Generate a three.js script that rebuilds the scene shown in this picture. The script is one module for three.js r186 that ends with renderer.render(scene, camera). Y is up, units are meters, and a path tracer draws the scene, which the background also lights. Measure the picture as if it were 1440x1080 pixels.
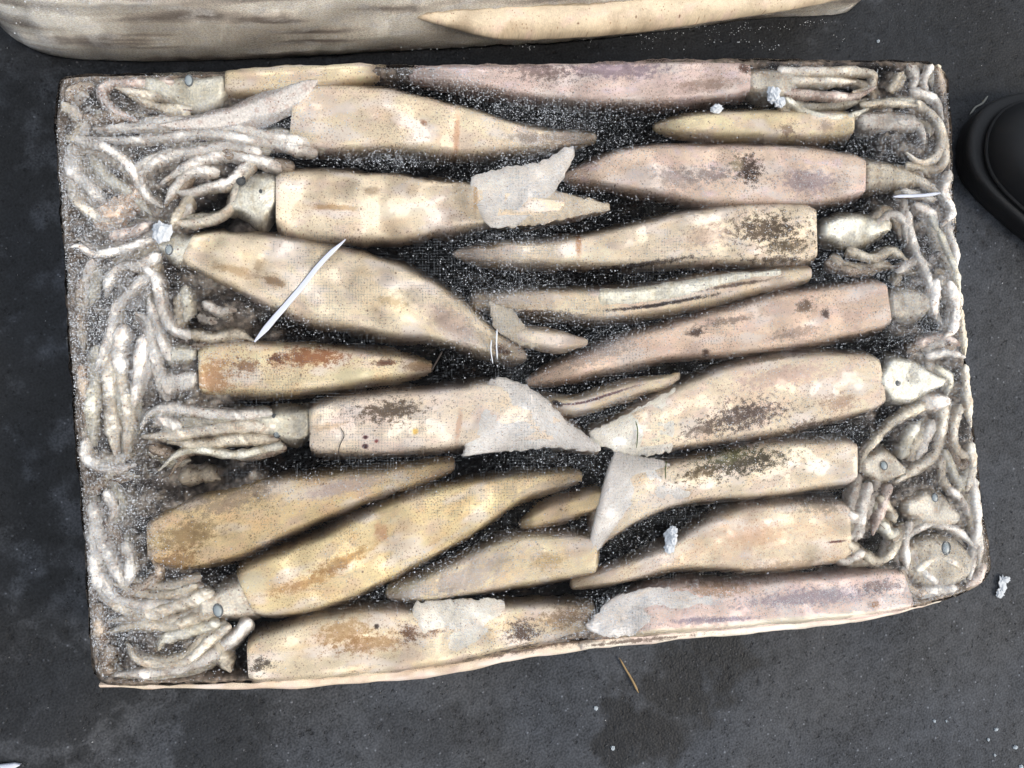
import * as THREE from 'three';
import { mergeGeometries } from 'three/addons/utils/BufferGeometryUtils.js';
import { createNoise2D, createNoise3D } from 'simplex-noise';

// ---------------------------------------------------------------- camera, sky, sun, exposure
const T = 0.075;                                   // height of the block's top face, metres
const scene = new THREE.Scene();
const camera = new THREE.PerspectiveCamera(53.05, 4 / 3, 0.02, 60);
camera.position.set(-0.09994, T + 0.49490, 0.03249);
{
  const right = new THREE.Vector3(0.98834, 0.13194, 0.07605), up = new THREE.Vector3(0.07286, 0.02891, -0.99692);
  const back = new THREE.Vector3().crossVectors(right, up).normalize();
  up.crossVectors(back, right).normalize();
  camera.quaternion.setFromRotationMatrix(new THREE.Matrix4().makeBasis(right.normalize(), up, back));
}
camera.updateMatrixWorld(true);

const SKYC = [0.80, 0.86, 0.95], SKYK = 0.42;      // overcast sky
{
  const w = 256, h = 128, data = new Float32Array(w * h * 4);
  for (let j = 0; j < h; j++) for (let i = 0; i < w; i++) {
    const el = ((j + 0.5) / h - 0.5) * Math.PI, s = Math.max(0, Math.sin(el));
    const k = el > 0 ? SKYK * (0.55 + 0.75 * s) : SKYK * 0.2;
    const o = (j * w + i) * 4;
    data[o] = SKYC[0] * k; data[o + 1] = SKYC[1] * k; data[o + 2] = SKYC[2] * k; data[o + 3] = 1;
  }
  const sky = new THREE.DataTexture(data, w, h, THREE.RGBAFormat, THREE.FloatType);
  sky.mapping = THREE.EquirectangularReflectionMapping; sky.magFilter = sky.minFilter = THREE.LinearFilter; sky.needsUpdate = true;
  scene.background = sky; scene.environment = sky;
}
const sun = new THREE.DirectionalLight(0xfff4e4, 1.5);
sun.position.set(1.5, 1.15, 0.75); sun.target.position.set(0, 0, 0);
sun.castShadow = true; sun.shadow.radius = 42; sun.shadow.mapSize.set(2048, 2048);
Object.assign(sun.shadow.camera, { left: -0.8, right: 0.8, top: 0.8, bottom: -0.8, near: 0.1, far: 6 });
scene.add(sun, sun.target);

const renderer = new THREE.WebGLRenderer({ antialias: true });
renderer.toneMapping = THREE.LinearToneMapping;
renderer.toneMappingExposure = 2.2;
renderer.shadowMap.enabled = true;
renderer.setSize(1024, 768);

// ---------------------------------------------------------------- helpers
let seed = 20240611;
const rnd = () => { seed = (seed + 0x6d2b79f5) | 0; let t = Math.imul(seed ^ (seed >>> 15), 1 | seed); t = (t + Math.imul(t ^ (t >>> 7), 61 | t)) ^ t; return ((t ^ (t >>> 14)) >>> 0) / 4294967296; };
const rr = (a, b) => a + (b - a) * rnd();
const n2 = createNoise2D(rnd), n3 = createNoise3D(rnd);
const fbm = (x, y, o = 4) => { let s = 0, a = 0.5; for (let i = 0; i < o; i++) { s += a * n2(x, y); x = x * 2.03 + 7.1; y = y * 2.03 - 3.7; a *= 0.5; } return s; };
const clamp = THREE.MathUtils.clamp, sst = THREE.MathUtils.smoothstep;
const V3 = THREE.Vector3;

// plan measurements: a point measured on the photograph, put on the horizontal plane of height y
const _v = new V3();
function P(x, y, h = T) {
  _v.set(x / 720 - 1, 1 - y / 540, 0.5).unproject(camera).sub(camera.position);
  return camera.position.clone().addScaledVector(_v, (h - camera.position.y) / _v.y);
}
const PXM = 0.000476;                              // metres per plan unit near the middle of the block

const used = {};
function numbered(n) { const k = used[n] = (used[n] ?? -1) + 1; return k ? `${n}_${String(k).padStart(3, '0')}` : n; }
function thing(name, label, category, group) {
  const g = new THREE.Group(); g.name = numbered(name); g.userData = { label, category };
  if (group) g.userData.group = group;
  scene.add(g); return g;
}
function mesh(name, geo, mat, parent, extra) {
  const m = new THREE.Mesh(geo, mat); m.name = name; m.castShadow = m.receiveShadow = true;
  if (extra) Object.assign(m.userData, extra);
  parent.add(m); return m;
}
// puts a finished group at the base of what it holds, the parts keep their place
function settle(g) {
  const box = new THREE.Box3().setFromObject(g), c = box.getCenter(new V3()); c.y = box.min.y;
  g.position.copy(c);
  for (const ch of g.children) ch.position.sub(c);
}
function spline(pts, n) {
  if (pts.length === 2) return Array.from({ length: n }, (_, i) => pts[0].clone().lerp(pts[1], i / (n - 1)));
  return new THREE.CatmullRomCurve3(pts, false, 'centripetal').getSpacedPoints(n - 1);
}
function gridGeometry(rows, m, pos, uv, closed = true) {     // rows rings of m vertices each (+ seam)
  const idx = [], w = m + 1;
  for (let i = 0; i < rows - 1; i++) for (let j = 0; j < m; j++) {
    const a = i * w + j, b = a + 1, c = a + w, d = c + 1;
    idx.push(a, c, b, b, c, d);
  }
  const g = new THREE.BufferGeometry();
  g.setAttribute('position', new THREE.Float32BufferAttribute(pos, 3));
  g.setAttribute('uv', new THREE.Float32BufferAttribute(uv, 2));
  let vol = 0; const ax = new V3(), bx = new V3(), cx = new V3();          // faces look outwards whatever the order of the rows
  for (let i = 0; i < idx.length; i += 3) { ax.fromArray(pos, idx[i] * 3); bx.fromArray(pos, idx[i + 1] * 3); cx.fromArray(pos, idx[i + 2] * 3); vol += ax.dot(bx.cross(cx)); }
  if (vol < 0) for (let i = 0; i < idx.length; i += 3) { const t = idx[i + 1]; idx[i + 1] = idx[i + 2]; idx[i + 2] = t; }
  g.setIndex(idx); g.computeVertexNormals();
  if (closed) {                                              // same normal on both sides of the seam
    const N = g.attributes.normal;
    for (let i = 0; i < rows; i++) {
      const a = i * w, b = a + m, x = N.getX(a) + N.getX(b), y = N.getY(a) + N.getY(b), z = N.getZ(a) + N.getZ(b), l = Math.hypot(x, y, z) || 1;
      N.setXYZ(a, x / l, y / l, z / l); N.setXYZ(b, x / l, y / l, z / l);
    }
  }
  return g;
}
// a body between two measured edges: flattened tube with a pressed top, its highest line d below the block's face
function loft(U, L, o = {}) {
  const n = o.n ?? 56, m = o.m ?? 40, d = o.d ?? 0.0008, e = o.e ?? 0.0032, hmax = o.h ?? 0.017, p = o.p ?? 0, base = o.T ?? T;
  const a = spline(U.map((q) => P(q[0], q[1], base)), n), b = spline(L.map((q) => P(q[0], q[1], base)), n);
  const rings = [], st = [];
  let s = 0;
  for (let i = 0; i < n; i++) {
    const c = a[i].clone().add(b[i]).multiplyScalar(0.5), hw = a[i].clone().sub(b[i]).multiplyScalar(0.5);
    const l = Math.max(hw.length(), 1e-6), t = i / (n - 1);
    let el = e * Math.min(1, l / 0.004) + 0.0004;
    hw.multiplyScalar((l + el) / l);
    if (i) s += c.distanceTo(st[i - 1].c);
    if (o.rag) { const k = o.rag * (n2(s * 160, U[0][0]) + 0.5 * n2(s * 420, L[0][0])); hw.multiplyScalar((l + el + k) / (l + el)); c.addScaledVector(hw, 0.5 * o.rag * n2(s * 130 + 40, L[0][1]) / l); }
    if (o.open !== 0 && s < 0.007) hw.multiplyScalar(0.86 + 0.14 * Math.sqrt(s / 0.007));
    let h = Math.min(hmax, (l + el) * (o.ratio ?? 1.0));
    const drop = (o.drop ? o.drop(t) : 0);
    st.push({ c, hw, h, w: l + el, s, top: base - d - drop });
  }
  const push = (q, k, ky, shift) => {
    const ring = [];
    for (let j = 0; j <= m; j++) {
      const th = (j % m) / m * 2 * Math.PI, ct = Math.cos(th), sn = Math.sin(th);
      let x, y;
      if (p) { x = Math.sign(ct) * Math.abs(ct) ** (2 / p); y = Math.sign(sn) * Math.abs(sn) ** (2 / p); }
      else {                                                 // pressed flat on top, rolling off towards the flanks
        x = ct; const ax = Math.abs(ct), t0 = Math.max(0.35, 1 - 0.0082 / q.w), f = Math.max(0, ax - t0) / (1 - t0);
        y = sn >= 0 ? 1 - 0.025 * ax * ax - 0.975 * f ** 1.5 : -0.6 * Math.abs(sn);
        if (sn >= 0 && y < 0) y = 0;
      }
      const v = q.c.clone().addScaledVector(q.hw, x * k); if (shift) v.add(shift);
      v.y = q.top - q.h + q.h * y * ky;
      const am = o.amp ?? 0.0009;
      const nz = n3(v.x * 38, v.y * 38, v.z * 38) * am + n3(v.x * 110, v.y * 110, v.z * 110 + 5) * am * 0.35;
      v.y += nz * (y > 0 ? -Math.abs(y) : 1) * (y > 0 ? (nz > 0 ? 1 : 0.1) : 1);
      v.addScaledVector(q.hw, nz * 1.0 * x / q.w);
      ring.push([v, 0.5 + 0.5 * x]);
    }
    rings.push([ring, q]);
  };
  const dir0 = st[1].c.clone().sub(st[0].c).setLength(1), dirn = st[n - 1].c.clone().sub(st[n - 2].c).setLength(1);
  if (o.open !== 0) {                                        // rim of the open end, hollowed
    push(st[0], 0.02, 0.02, dir0.clone().multiplyScalar(0.006));
    push(st[0], 0.72, 0.72, dir0.clone().multiplyScalar(0.004));
    push(st[0], 0.90, 0.88, dir0.clone().multiplyScalar(0.0003));
  } else { push(st[0], 0.02, 0.02, dir0.clone().multiplyScalar(-Math.min(0.004, st[0].w * 0.5))); push(st[0], 0.7, 0.7, dir0.clone().multiplyScalar(-Math.min(0.003, st[0].w * 0.35))); }
  for (const q of st) push(q, 1, 1);
  push(st[n - 1], 0.7, 0.7, dirn.clone().multiplyScalar(Math.min(0.003, st[n - 1].w * 0.35)));
  push(st[n - 1], 0.02, 0.02, dirn.clone().multiplyScalar(Math.min(0.004, st[n - 1].w * 0.5)));
  const pos = [], uv = [], len = s;
  for (const [ring, q] of rings) for (const [v, lat] of ring) {
    pos.push(v.x, v.y, v.z);
    if (o.metric) uv.push(q.s * 13 + (o.off ?? 0), (lat - 0.5) * q.w * 26); else uv.push(q.s / len, lat);
  }
  const g = gridGeometry(rings.length, m, pos, uv);
  g.userData = { st, len };
  return g;
}
// a tapered arm along a measured line; r0, r1 in plan units
function arm(pts, r0, r1, o = {}) {
  const n = (o.n ?? Math.max(14, pts.length * 6)) + 6, m = 20, d = (o.d ?? 0.0008) * 0.55 + 0.0001, off = rnd() * 7;
  const rb = r0 * 1.1 + 5, c = spline(pts.map(([x, y]) => P(clamp(x, 74 + (y - 105) * 0.062 + rb, 1338 + (y - 110) * 0.085 - rb), clamp(y, 106 - 0.018 * x + rb, 965 - Math.max(0, x - 350) * 0.122 - rb))), n), rings = [];
  let s = 0;
  const add = (cc, side, r, shift) => rings.push([cc, side, r, shift]);
  for (let i = 0; i < n; i++) {
    const t = i / (n - 1), tan = c[Math.min(n - 1, i + 1)].clone().sub(c[Math.max(0, i - 1)]).setY(0).normalize();
    const side = new V3(-tan.z, 0, tan.x), r = ((r0 + (r1 - r0) * t ** 0.8) * 1.12 * PXM + 0.0007) * (1 - 0.72 * sst(t, 0.72, 1.02)) * (1 + 0.22 * n2(c[i].x * 90 + off, c[i].z * 90));
    if (i === 0) add(c[i].clone().addScaledVector(tan, -r * 0.8), side, r * 0.15, 0), add(c[i].clone().addScaledVector(tan, -r * 0.45), side, r * 0.75, 0);
    if (i) s += c[i].distanceTo(c[i - 1]);
    add(c[i], side, r, s);
    if (i === n - 1) add(c[i].clone().addScaledVector(tan, r * 0.5), side, r * 0.7, s + r * 0.5), add(c[i].clone().addScaledVector(tan, r * 0.8), side, r * 0.12, s + r);
  }
  const pos = [], uv = [], rm = Math.max(r0, r1) * PXM, rise = (o.rise ?? 0.0012);
  for (const [cc, side, r, ss] of rings) {
    const top = T - d - (rm - Math.min(r, rm)) * 0.35 + n2(cc.x * 45 + off, cc.z * 45) * rise;
    for (let j = 0; j <= m; j++) {
      const th = (j % m) / m * 2 * Math.PI, x = Math.cos(th), sn = Math.sin(th), f = Math.max(0, Math.abs(x) - 0.4) / 0.6;
      const y = sn >= 0 ? Math.max(0, 1 - 0.10 * x * x - 0.90 * f ** 1.6) : -0.5 * Math.abs(sn);
      const k = 1 + 0.13 * n3(cc.x * 260 + x, y * 1.5, cc.z * 260 + off);
      pos.push(cc.x + side.x * x * r * k, top - r * 1.15 + r * 1.15 * y * k, cc.z + side.z * x * r * k);
      uv.push(ss * 13 + off, (x * r + 0.02) * 13);
    }
  }
  return gridGeometry(rings.length, m, pos, uv);
}

// ---------------------------------------------------------------- textures and materials
function tex(w, h, fn, srgb, wrap) {
  const data = new Uint8Array(w * h * 4), c = [0, 0, 0];
  for (let j = 0; j < h; j++) for (let i = 0; i < w; i++) {
    fn((i + 0.5) / w, (j + 0.5) / h, c);
    const o = (j * w + i) * 4;
    for (let k = 0; k < 3; k++) data[o + k] = clamp(c[k], 0, 1) * 255;
    data[o + 3] = 255;
  }
  const t = new THREE.DataTexture(data, w, h); t.magFilter = THREE.LinearFilter; t.minFilter = THREE.LinearFilter;
  if (srgb) t.colorSpace = THREE.SRGBColorSpace;
  t.wrapS = t.wrapT = wrap ?? THREE.ClampToEdgeWrapping; t.needsUpdate = true; return t;
}
const hex = (h) => [(h >> 16 & 255) / 255, (h >> 8 & 255) / 255, (h & 255) / 255];
const mixTo = (c, q, k) => { for (let i = 0; i < 3; i++) c[i] += (q[i] - c[i]) * k; };
// pores / chromatophores: small round spots, jittered in cells
const hash = (i, j, k) => { let t = Math.imul(i * 374761 + j * 668265 + k * 974711 + 12345, 0x45d9f3b); t ^= t >>> 15; t = Math.imul(t, 0x2c1b3c6d); t ^= t >>> 13; return (t >>> 0) / 4294967296; };
function spots(x, y, cell, prob, r, salt) {
  const gi = Math.floor(x / cell), gj = Math.floor(y / cell); let best = 0;
  for (let a = -1; a <= 1; a++) for (let b = -1; b <= 1; b++) {
    const i = gi + a, j = gj + b;
    if (hash(i, j, salt) > prob) continue;
    const dx = x - (i + hash(i, j, salt + 1)) * cell, dy = y - (j + hash(i, j, salt + 2)) * cell, q = r * (0.5 + hash(i, j, salt + 3));
    best = Math.max(best, 1 - sst(Math.hypot(dx, dy), q * 0.5, q));
  }
  return best;
}
// skin of one mantle or fin: its own tone, mottling, pores and stains; stains are given where they were measured
let skinNo = 0;
function skin(geo, o) {
  const { st, len } = geo.userData, wm = Math.max(...st.map((q) => q.w)), salt = 17 * ++skinNo;
  const w = clamp(Math.round(len * 3000), 48, 900), h = clamp(Math.round(wm * 2 * 3000), 32, 320);
  const lift = (q, k) => { const m = Math.max(...q), f = 1 + (0.965 / m - 1) * Math.min(1, k * 1.9); const w = o.cool ? [0.95, 0.925, 0.90] : [0.965, 0.898, 0.878], ww = o.w ?? 0.93; return q.map((x, i) => x * f * (1 - ww) + w[i] * ww * Math.min(1, x * f + 0.12)); };
  const c1 = lift(hex(o.c ?? 0xdccdb2), o.lift ?? 0.5), c2 = lift(hex(o.c2 ?? 0xc7a988), o.lift ?? 0.42), c3 = lift(hex(o.c3 ?? 0xd6c0b4), o.lift ?? 0.5), dotc = hex(o.dot ?? 0x7d5136);
  const stains = (o.stains ?? []).map(([x, y, rx, ry, col, a, grain]) => {
    const p = P(x, y); let bi = 0, bd = 9;
    st.forEach((q, i) => { const dd = q.c.distanceTo(p); if (dd < bd) { bd = dd; bi = i; } });
    const q = st[bi], lat = p.clone().sub(q.c).dot(q.hw.clone().normalize());
    return { s: q.s, l: lat, rx: rx * PXM, ry: ry * PXM, c: hex(col), a: a ?? 0.8, g: grain ?? 0.6 };
  });
  const map = tex(w, h, (u, v, c) => {
    const f = u * (st.length - 1), i = Math.min(st.length - 2, Math.floor(f)), hw = st[i].w + (st[i + 1].w - st[i].w) * (f - i);
    const x = u * len, y = (v - 0.5) * 2 * hw, k = 0.5 + 0.5 * fbm(x * 26 + salt, y * 42, 4), k3 = 0.5 + 0.5 * fbm(x * 34 - salt, y * 60 + 9, 3);
    c[0] = c1[0]; c[1] = c1[1]; c[2] = c1[2];
    mixTo(c, c2, sst(k, 0.42, 0.9) * (o.mottle ?? 0.42)); mixTo(c, c3, sst(k3, 0.5, 0.85) * 0.7);
    const b = 1 + 0.05 * fbm(x * 120, y * 200 + salt, 3) + 0.09 * fbm(x * 14 + salt, y * 30, 2) + 0.06 * n2(x * 900, y * 900);
    for (let q = 0; q < 3; q++) c[q] *= b;
    if (o.edgeShade !== 0) {                                       // soft brown shade painted into the flank margins, uneven along the body
      const lat = Math.abs(v - 0.5) * 2, band = (o.edgeShade ?? 1) * sst(lat + 0.22 * fbm(x * 45 + salt, y * 12, 3) - 0.002 / hw, 0.66, 1.0);
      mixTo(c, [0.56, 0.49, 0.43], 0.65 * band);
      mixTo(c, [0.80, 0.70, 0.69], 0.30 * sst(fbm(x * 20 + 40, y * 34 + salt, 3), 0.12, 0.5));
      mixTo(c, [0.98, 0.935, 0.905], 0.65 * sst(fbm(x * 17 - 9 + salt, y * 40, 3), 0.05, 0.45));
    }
    if (o.dash) { const q = n2((x * 0.8 + y * 0.6) * 1500 + salt, (y * 0.8 - x * 0.6) * 260), k = sst(q, 0.25, 0.7) * sst(fbm(x * 60, y * 60 + salt, 2), -0.2, 0.3); mixTo(c, [1, 1, 1], 0.75 * k); mixTo(c, [0.70, 0.62, 0.55], 0.35 * sst(-q, 0.3, 0.8)); }
    const dens = o.dots ?? 0.55;
    if (dens) {
      const dz = clamp(0.55 + 1.1 * fbm(x * 22 + 3, y * 30 - salt, 2), 0.05, 1);
      mixTo(c, dotc, 0.5 * spots(x, y, 0.0016, dens * dz, 0.00038, salt));
      mixTo(c, [0.33, 0.22, 0.16], 0.6 * spots(x, y, 0.012, 0.14, 0.0006, salt + 5));
    }
    for (const q of stains) {
      const dx = (x - q.s) / q.rx, dy = (y - q.l) / q.ry, r2 = dx * dx + dy * dy;
      if (r2 > 5) continue;
      const e = Math.exp(-r2), nz = fbm(x * 150 + salt, y * 210, 4), fine = n2(x * 700, y * 900 + salt);
      mixTo(c, q.c, q.a * sst(e + q.g * (nz * 0.75 + fine * 0.32), 0.25, 0.9));
    }
  }, true);
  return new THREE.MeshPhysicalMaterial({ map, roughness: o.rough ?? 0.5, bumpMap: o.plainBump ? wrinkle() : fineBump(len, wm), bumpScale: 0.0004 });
}
function fineBump(len, wm) { const t = wrinkle().clone(); t.wrapS = t.wrapT = THREE.MirroredRepeatWrapping; t.repeat.set(len * 9, wm * 18); t.needsUpdate = true; return t; }
let wrinkles = null;
function wrinkle() {
  wrinkles ??= tex(512, 512, (u, v, c) => { c[0] = c[1] = c[2] = 0.5 + 0.3 * fbm(u * 26, v * 26, 4) + 0.12 * n2(u * 140, v * 140); }, false);
  return wrinkles;
}
// flesh of arms and heads: a few tones shared by all of them
function fleshMaterial(c, c2, c3, salt, dots = 0.35, rough = 0.5) {
  const a = hex(c), b = hex(c2), e = hex(c3);
  const map = tex(384, 384, (u, v, q) => {
    const x = u * 0.083, y = v * 0.083, X = x * 60 + salt, Y = y * 70 - salt;
    q[0] = a[0]; q[1] = a[1]; q[2] = a[2];
    mixTo(q, b, sst(fbm(X, Y, 4), -0.05, 0.45) * 0.7); mixTo(q, e, sst(fbm(X * 1.7 + 30, Y * 1.7, 4), 0.1, 0.5) * 0.6);
    const k = 1 + 0.16 * fbm(x * 400, y * 400 + salt, 3); for (let i = 0; i < 3; i++) q[i] *= k;
    mixTo(q, [0.36, 0.22, 0.17], 0.6 * spots(x, y, 0.002, dots, 0.00045, salt));
  }, true, THREE.MirroredRepeatWrapping);
  return new THREE.MeshPhysicalMaterial({ map, roughness: rough });
}
const FL = {
  cream: fleshMaterial(0xf5ecdc, 0xeddfc8, 0xcbb298, 3, 0.1),
  tan: fleshMaterial(0xeee4d0, 0xdccdb3, 0xb29c84, 19, 0.15),
  frosted: fleshMaterial(0xf8f1e8, 0xf0e5d8, 0xd0bcac, 41, 0.12, 0.75),
  white: fleshMaterial(0xefebdd, 0xe3dcc6, 0xcfc2a6, 57, 0.05),
  brown: fleshMaterial(0xc9b8a4, 0xab9885, 0x7d6b5f, 73, 0.5),
  flap: fleshMaterial(0xd2cac2, 0xc6b8ae, 0xb8a196, 111, 0.2, 0.8),
  pink: fleshMaterial(0xe6d6ca, 0xd3b9ac, 0xb3968a, 91, 0.2),
};
const eyeMat = new THREE.MeshPhysicalMaterial({ color: 0x8f989c, roughness: 0.35 });
const pupilMat = new THREE.MeshPhysicalMaterial({ color: 0x5c5f60, roughness: 0.4 });

// ---------------------------------------------------------------- ground
{
  const S = 1.2, wet = [[-0.43, -0.06, 0.12, 0.34, 1], [-0.25, 0.255, 0.035, 0.05, 0.8], [-0.36, 0.205, 0.06, 0.05, 0.9], [0.115, 0.235, 0.035, 0.035, 0.95], [0.085, 0.262, 0.03, 0.03, 0.9], [0.05, 0.292, 0.035, 0.028, 0.95], [-0.1, 0.27, 0.05, 0.02, 0.4], [0, -0.24, 0.5, 0.06, 0.8], [0.40, -0.22, 0.16, 0.12, 0.8], [-0.4, 0.14, 0.02, 0.03, 1]];  // small ones are wet stains; wide left, back and boot-side ones add painted shade
  const wetAndShade = (x, y) => { let k = 0; for (const [a, b, rx, ry, q] of wet) { const r = ((x - a) / rx) ** 2 + ((y - b) / ry) ** 2; if (r < 5) k = Math.max(k, q * sst(Math.exp(-r * 0.7) + 0.55 * fbm(x * 26 + a * 9, y * 26, 4), 0.35, 0.75)); } return k; };
  const N = 2048, H = new Float32Array(N * N);
  const map = tex(N, N, (u, v, c) => {
    const x = (u - 0.5) * S, y = (0.5 - v) * S, w = wetAndShade(x, y);
    const f = fbm(x * 420, y * 420, 3), g = fbm(x * 60, y * 60 + 5, 3), b = fbm(x * 7, y * 7, 3);
    const wx = x + 0.0014 * n2(x * 700, y * 700), wy = y + 0.0014 * n2(x * 700 + 9, y * 700), pit = spots(wx, wy, 0.0055, 0.4, 0.0009, 5), pit2 = spots(wx, wy, 0.017, 0.3, 0.0017, 9), chip = spots(x, y, 0.006, 0.16, 0.0007, 13);
    let k = 0.060 * (1 + 0.75 * f + 0.32 * g + 0.36 * b) * (1 - 0.72 * w) * (1 - 0.62 * pit) * (1 - 0.35 * pit2) + 0.13 * chip * (1 - w * 0.7);
    k = Math.max(k, 0.004);
    const t = 0.5 + 0.5 * n2(x * 9 + 4, y * 9);
    const to = (q) => { q = clamp(q, 0, 1); return q < 0.0031308 ? q * 12.92 : 1.055 * q ** (1 / 2.4) - 0.055; };
    c[0] = to(k * (0.91 + 0.06 * t)); c[1] = to(k * 1.0); c[2] = to(k * (1.18 - 0.10 * t));
    H[Math.floor(v * N) * N + Math.floor(u * N)] = 0.55 + 0.22 * f + 0.2 * g - 0.28 * pit - 0.3 * pit2 + 0.2 * chip;
  }, true, THREE.MirroredRepeatWrapping);
  const bump = tex(N, N, (u, v, c) => { c[0] = c[1] = c[2] = H[Math.floor(v * N) * N + Math.floor(u * N)]; }, false, THREE.MirroredRepeatWrapping);
  const rough = tex(512, 512, (u, v, c) => { const w = wetAndShade((u - 0.5) * S, (0.5 - v) * S); c[0] = c[1] = c[2] = 0.85 - 0.25 * w; }, false, THREE.MirroredRepeatWrapping);
  const g = new THREE.PlaneGeometry(24, 24); g.rotateX(-Math.PI / 2);
  const uv = g.attributes.uv, p = g.attributes.position;
  for (let i = 0; i < uv.count; i++) uv.setXY(i, p.getX(i) / S + 0.5, 0.5 - p.getZ(i) / S);
  const m = new THREE.MeshPhysicalMaterial({ specularIntensity: 0.5, map, bumpMap: bump, bumpScale: 0.0016, roughnessMap: rough, roughness: 1 });
  const o = mesh('ground', g, m, scene); o.userData = { kind: 'structure', label: 'dark grey damp concrete ground with fine pits, wet stains and painted shade', category: 'ground' };
}

// ---------------------------------------------------------------- the ice block
const OUT = [[78, 120], [84, 107], [100, 103], [200, 100], [300, 97], [450, 92], [600, 88], [800, 86], [1000, 80], [1100, 81], [1200, 82], [1290, 83], [1318, 88], [1334, 104], [1339, 125], [1342, 180], [1347, 300], [1352, 400], [1362, 500], [1369, 570], [1378, 650], [1388, 730], [1397, 785], [1398, 803], [1388, 820], [1360, 836], [1290, 856], [1200, 870], [1100, 880], [1000, 889], [880, 899], [760, 911], [680, 927], [600, 943], [480, 953], [350, 963], [250, 966], [170, 968], [143, 964], [128, 950], [122, 900], [117, 800], [109, 700], [101, 600], [93, 480], [85, 350], [77, 240], [73, 170]];
const outline = (() => {
  const c = new THREE.CatmullRomCurve3(OUT.map((q) => P(q[0], q[1])), true, 'centripetal');
  const raw = c.getSpacedPoints(720); raw.pop();
  return raw;
})();
const centre = new V3(0, T, 0.0);
// hull: profile rows [scale towards the centre, inset in metres, height]
function hull(out, mid, profile, topFn, uvFn, rowsTop = 60) {
  const m = out.length, pos = [], uv = []; let rows = 0;
  const row = (fn) => { for (let j = 0; j <= m; j++) { const q = fn(out[j % m], j % m); pos.push(q.x, q.y, q.z); const t = uvFn(q); uv.push(t[0], t[1]); } rows++; };
  const first = profile[0];
  for (let i = 0; i < rowsTop; i++) {
    const k = Math.max(0.002, 1 - (1 - i / (rowsTop - 1)) ** 1.0);
    row((o) => {
      const dir = o.clone().sub(mid).setY(0), l = dir.length();
      const q = mid.clone().addScaledVector(dir, (l - first[0]) * k / l); q.y = topFn(q, (l - first[0]) * (1 - k)); return q;
    });
  }
  profile.forEach(([inset, y], i) => { if (i) row((o, j) => {
    const dir = o.clone().sub(mid).setY(0), l = dir.length();
    const w = 0.0012 * n3(o.x * 40, y * 60, o.z * 40) + 0.0006 * n3(o.x * 160, y * 160, o.z * 160);
    const q = mid.clone().addScaledVector(dir, (l - inset + w) / l); q.y = y; return q; }); });
  row((o) => { const q = mid.clone(); q.addScaledVector(o.clone().sub(mid).setY(0), 0.001); q.y = profile.at(-1)[1]; return q; });
  return gridGeometry(rows, m, pos, uv);
}
const planUV = (q) => [(q.x + 0.33) / 0.66, (q.z + 0.23) / 0.46];
const block = thing('frozen_block', 'large rectangular frozen block of squid in glassy ice, whole in view on the dark concrete', 'frozen block', 'frozen squid blocks');
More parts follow.
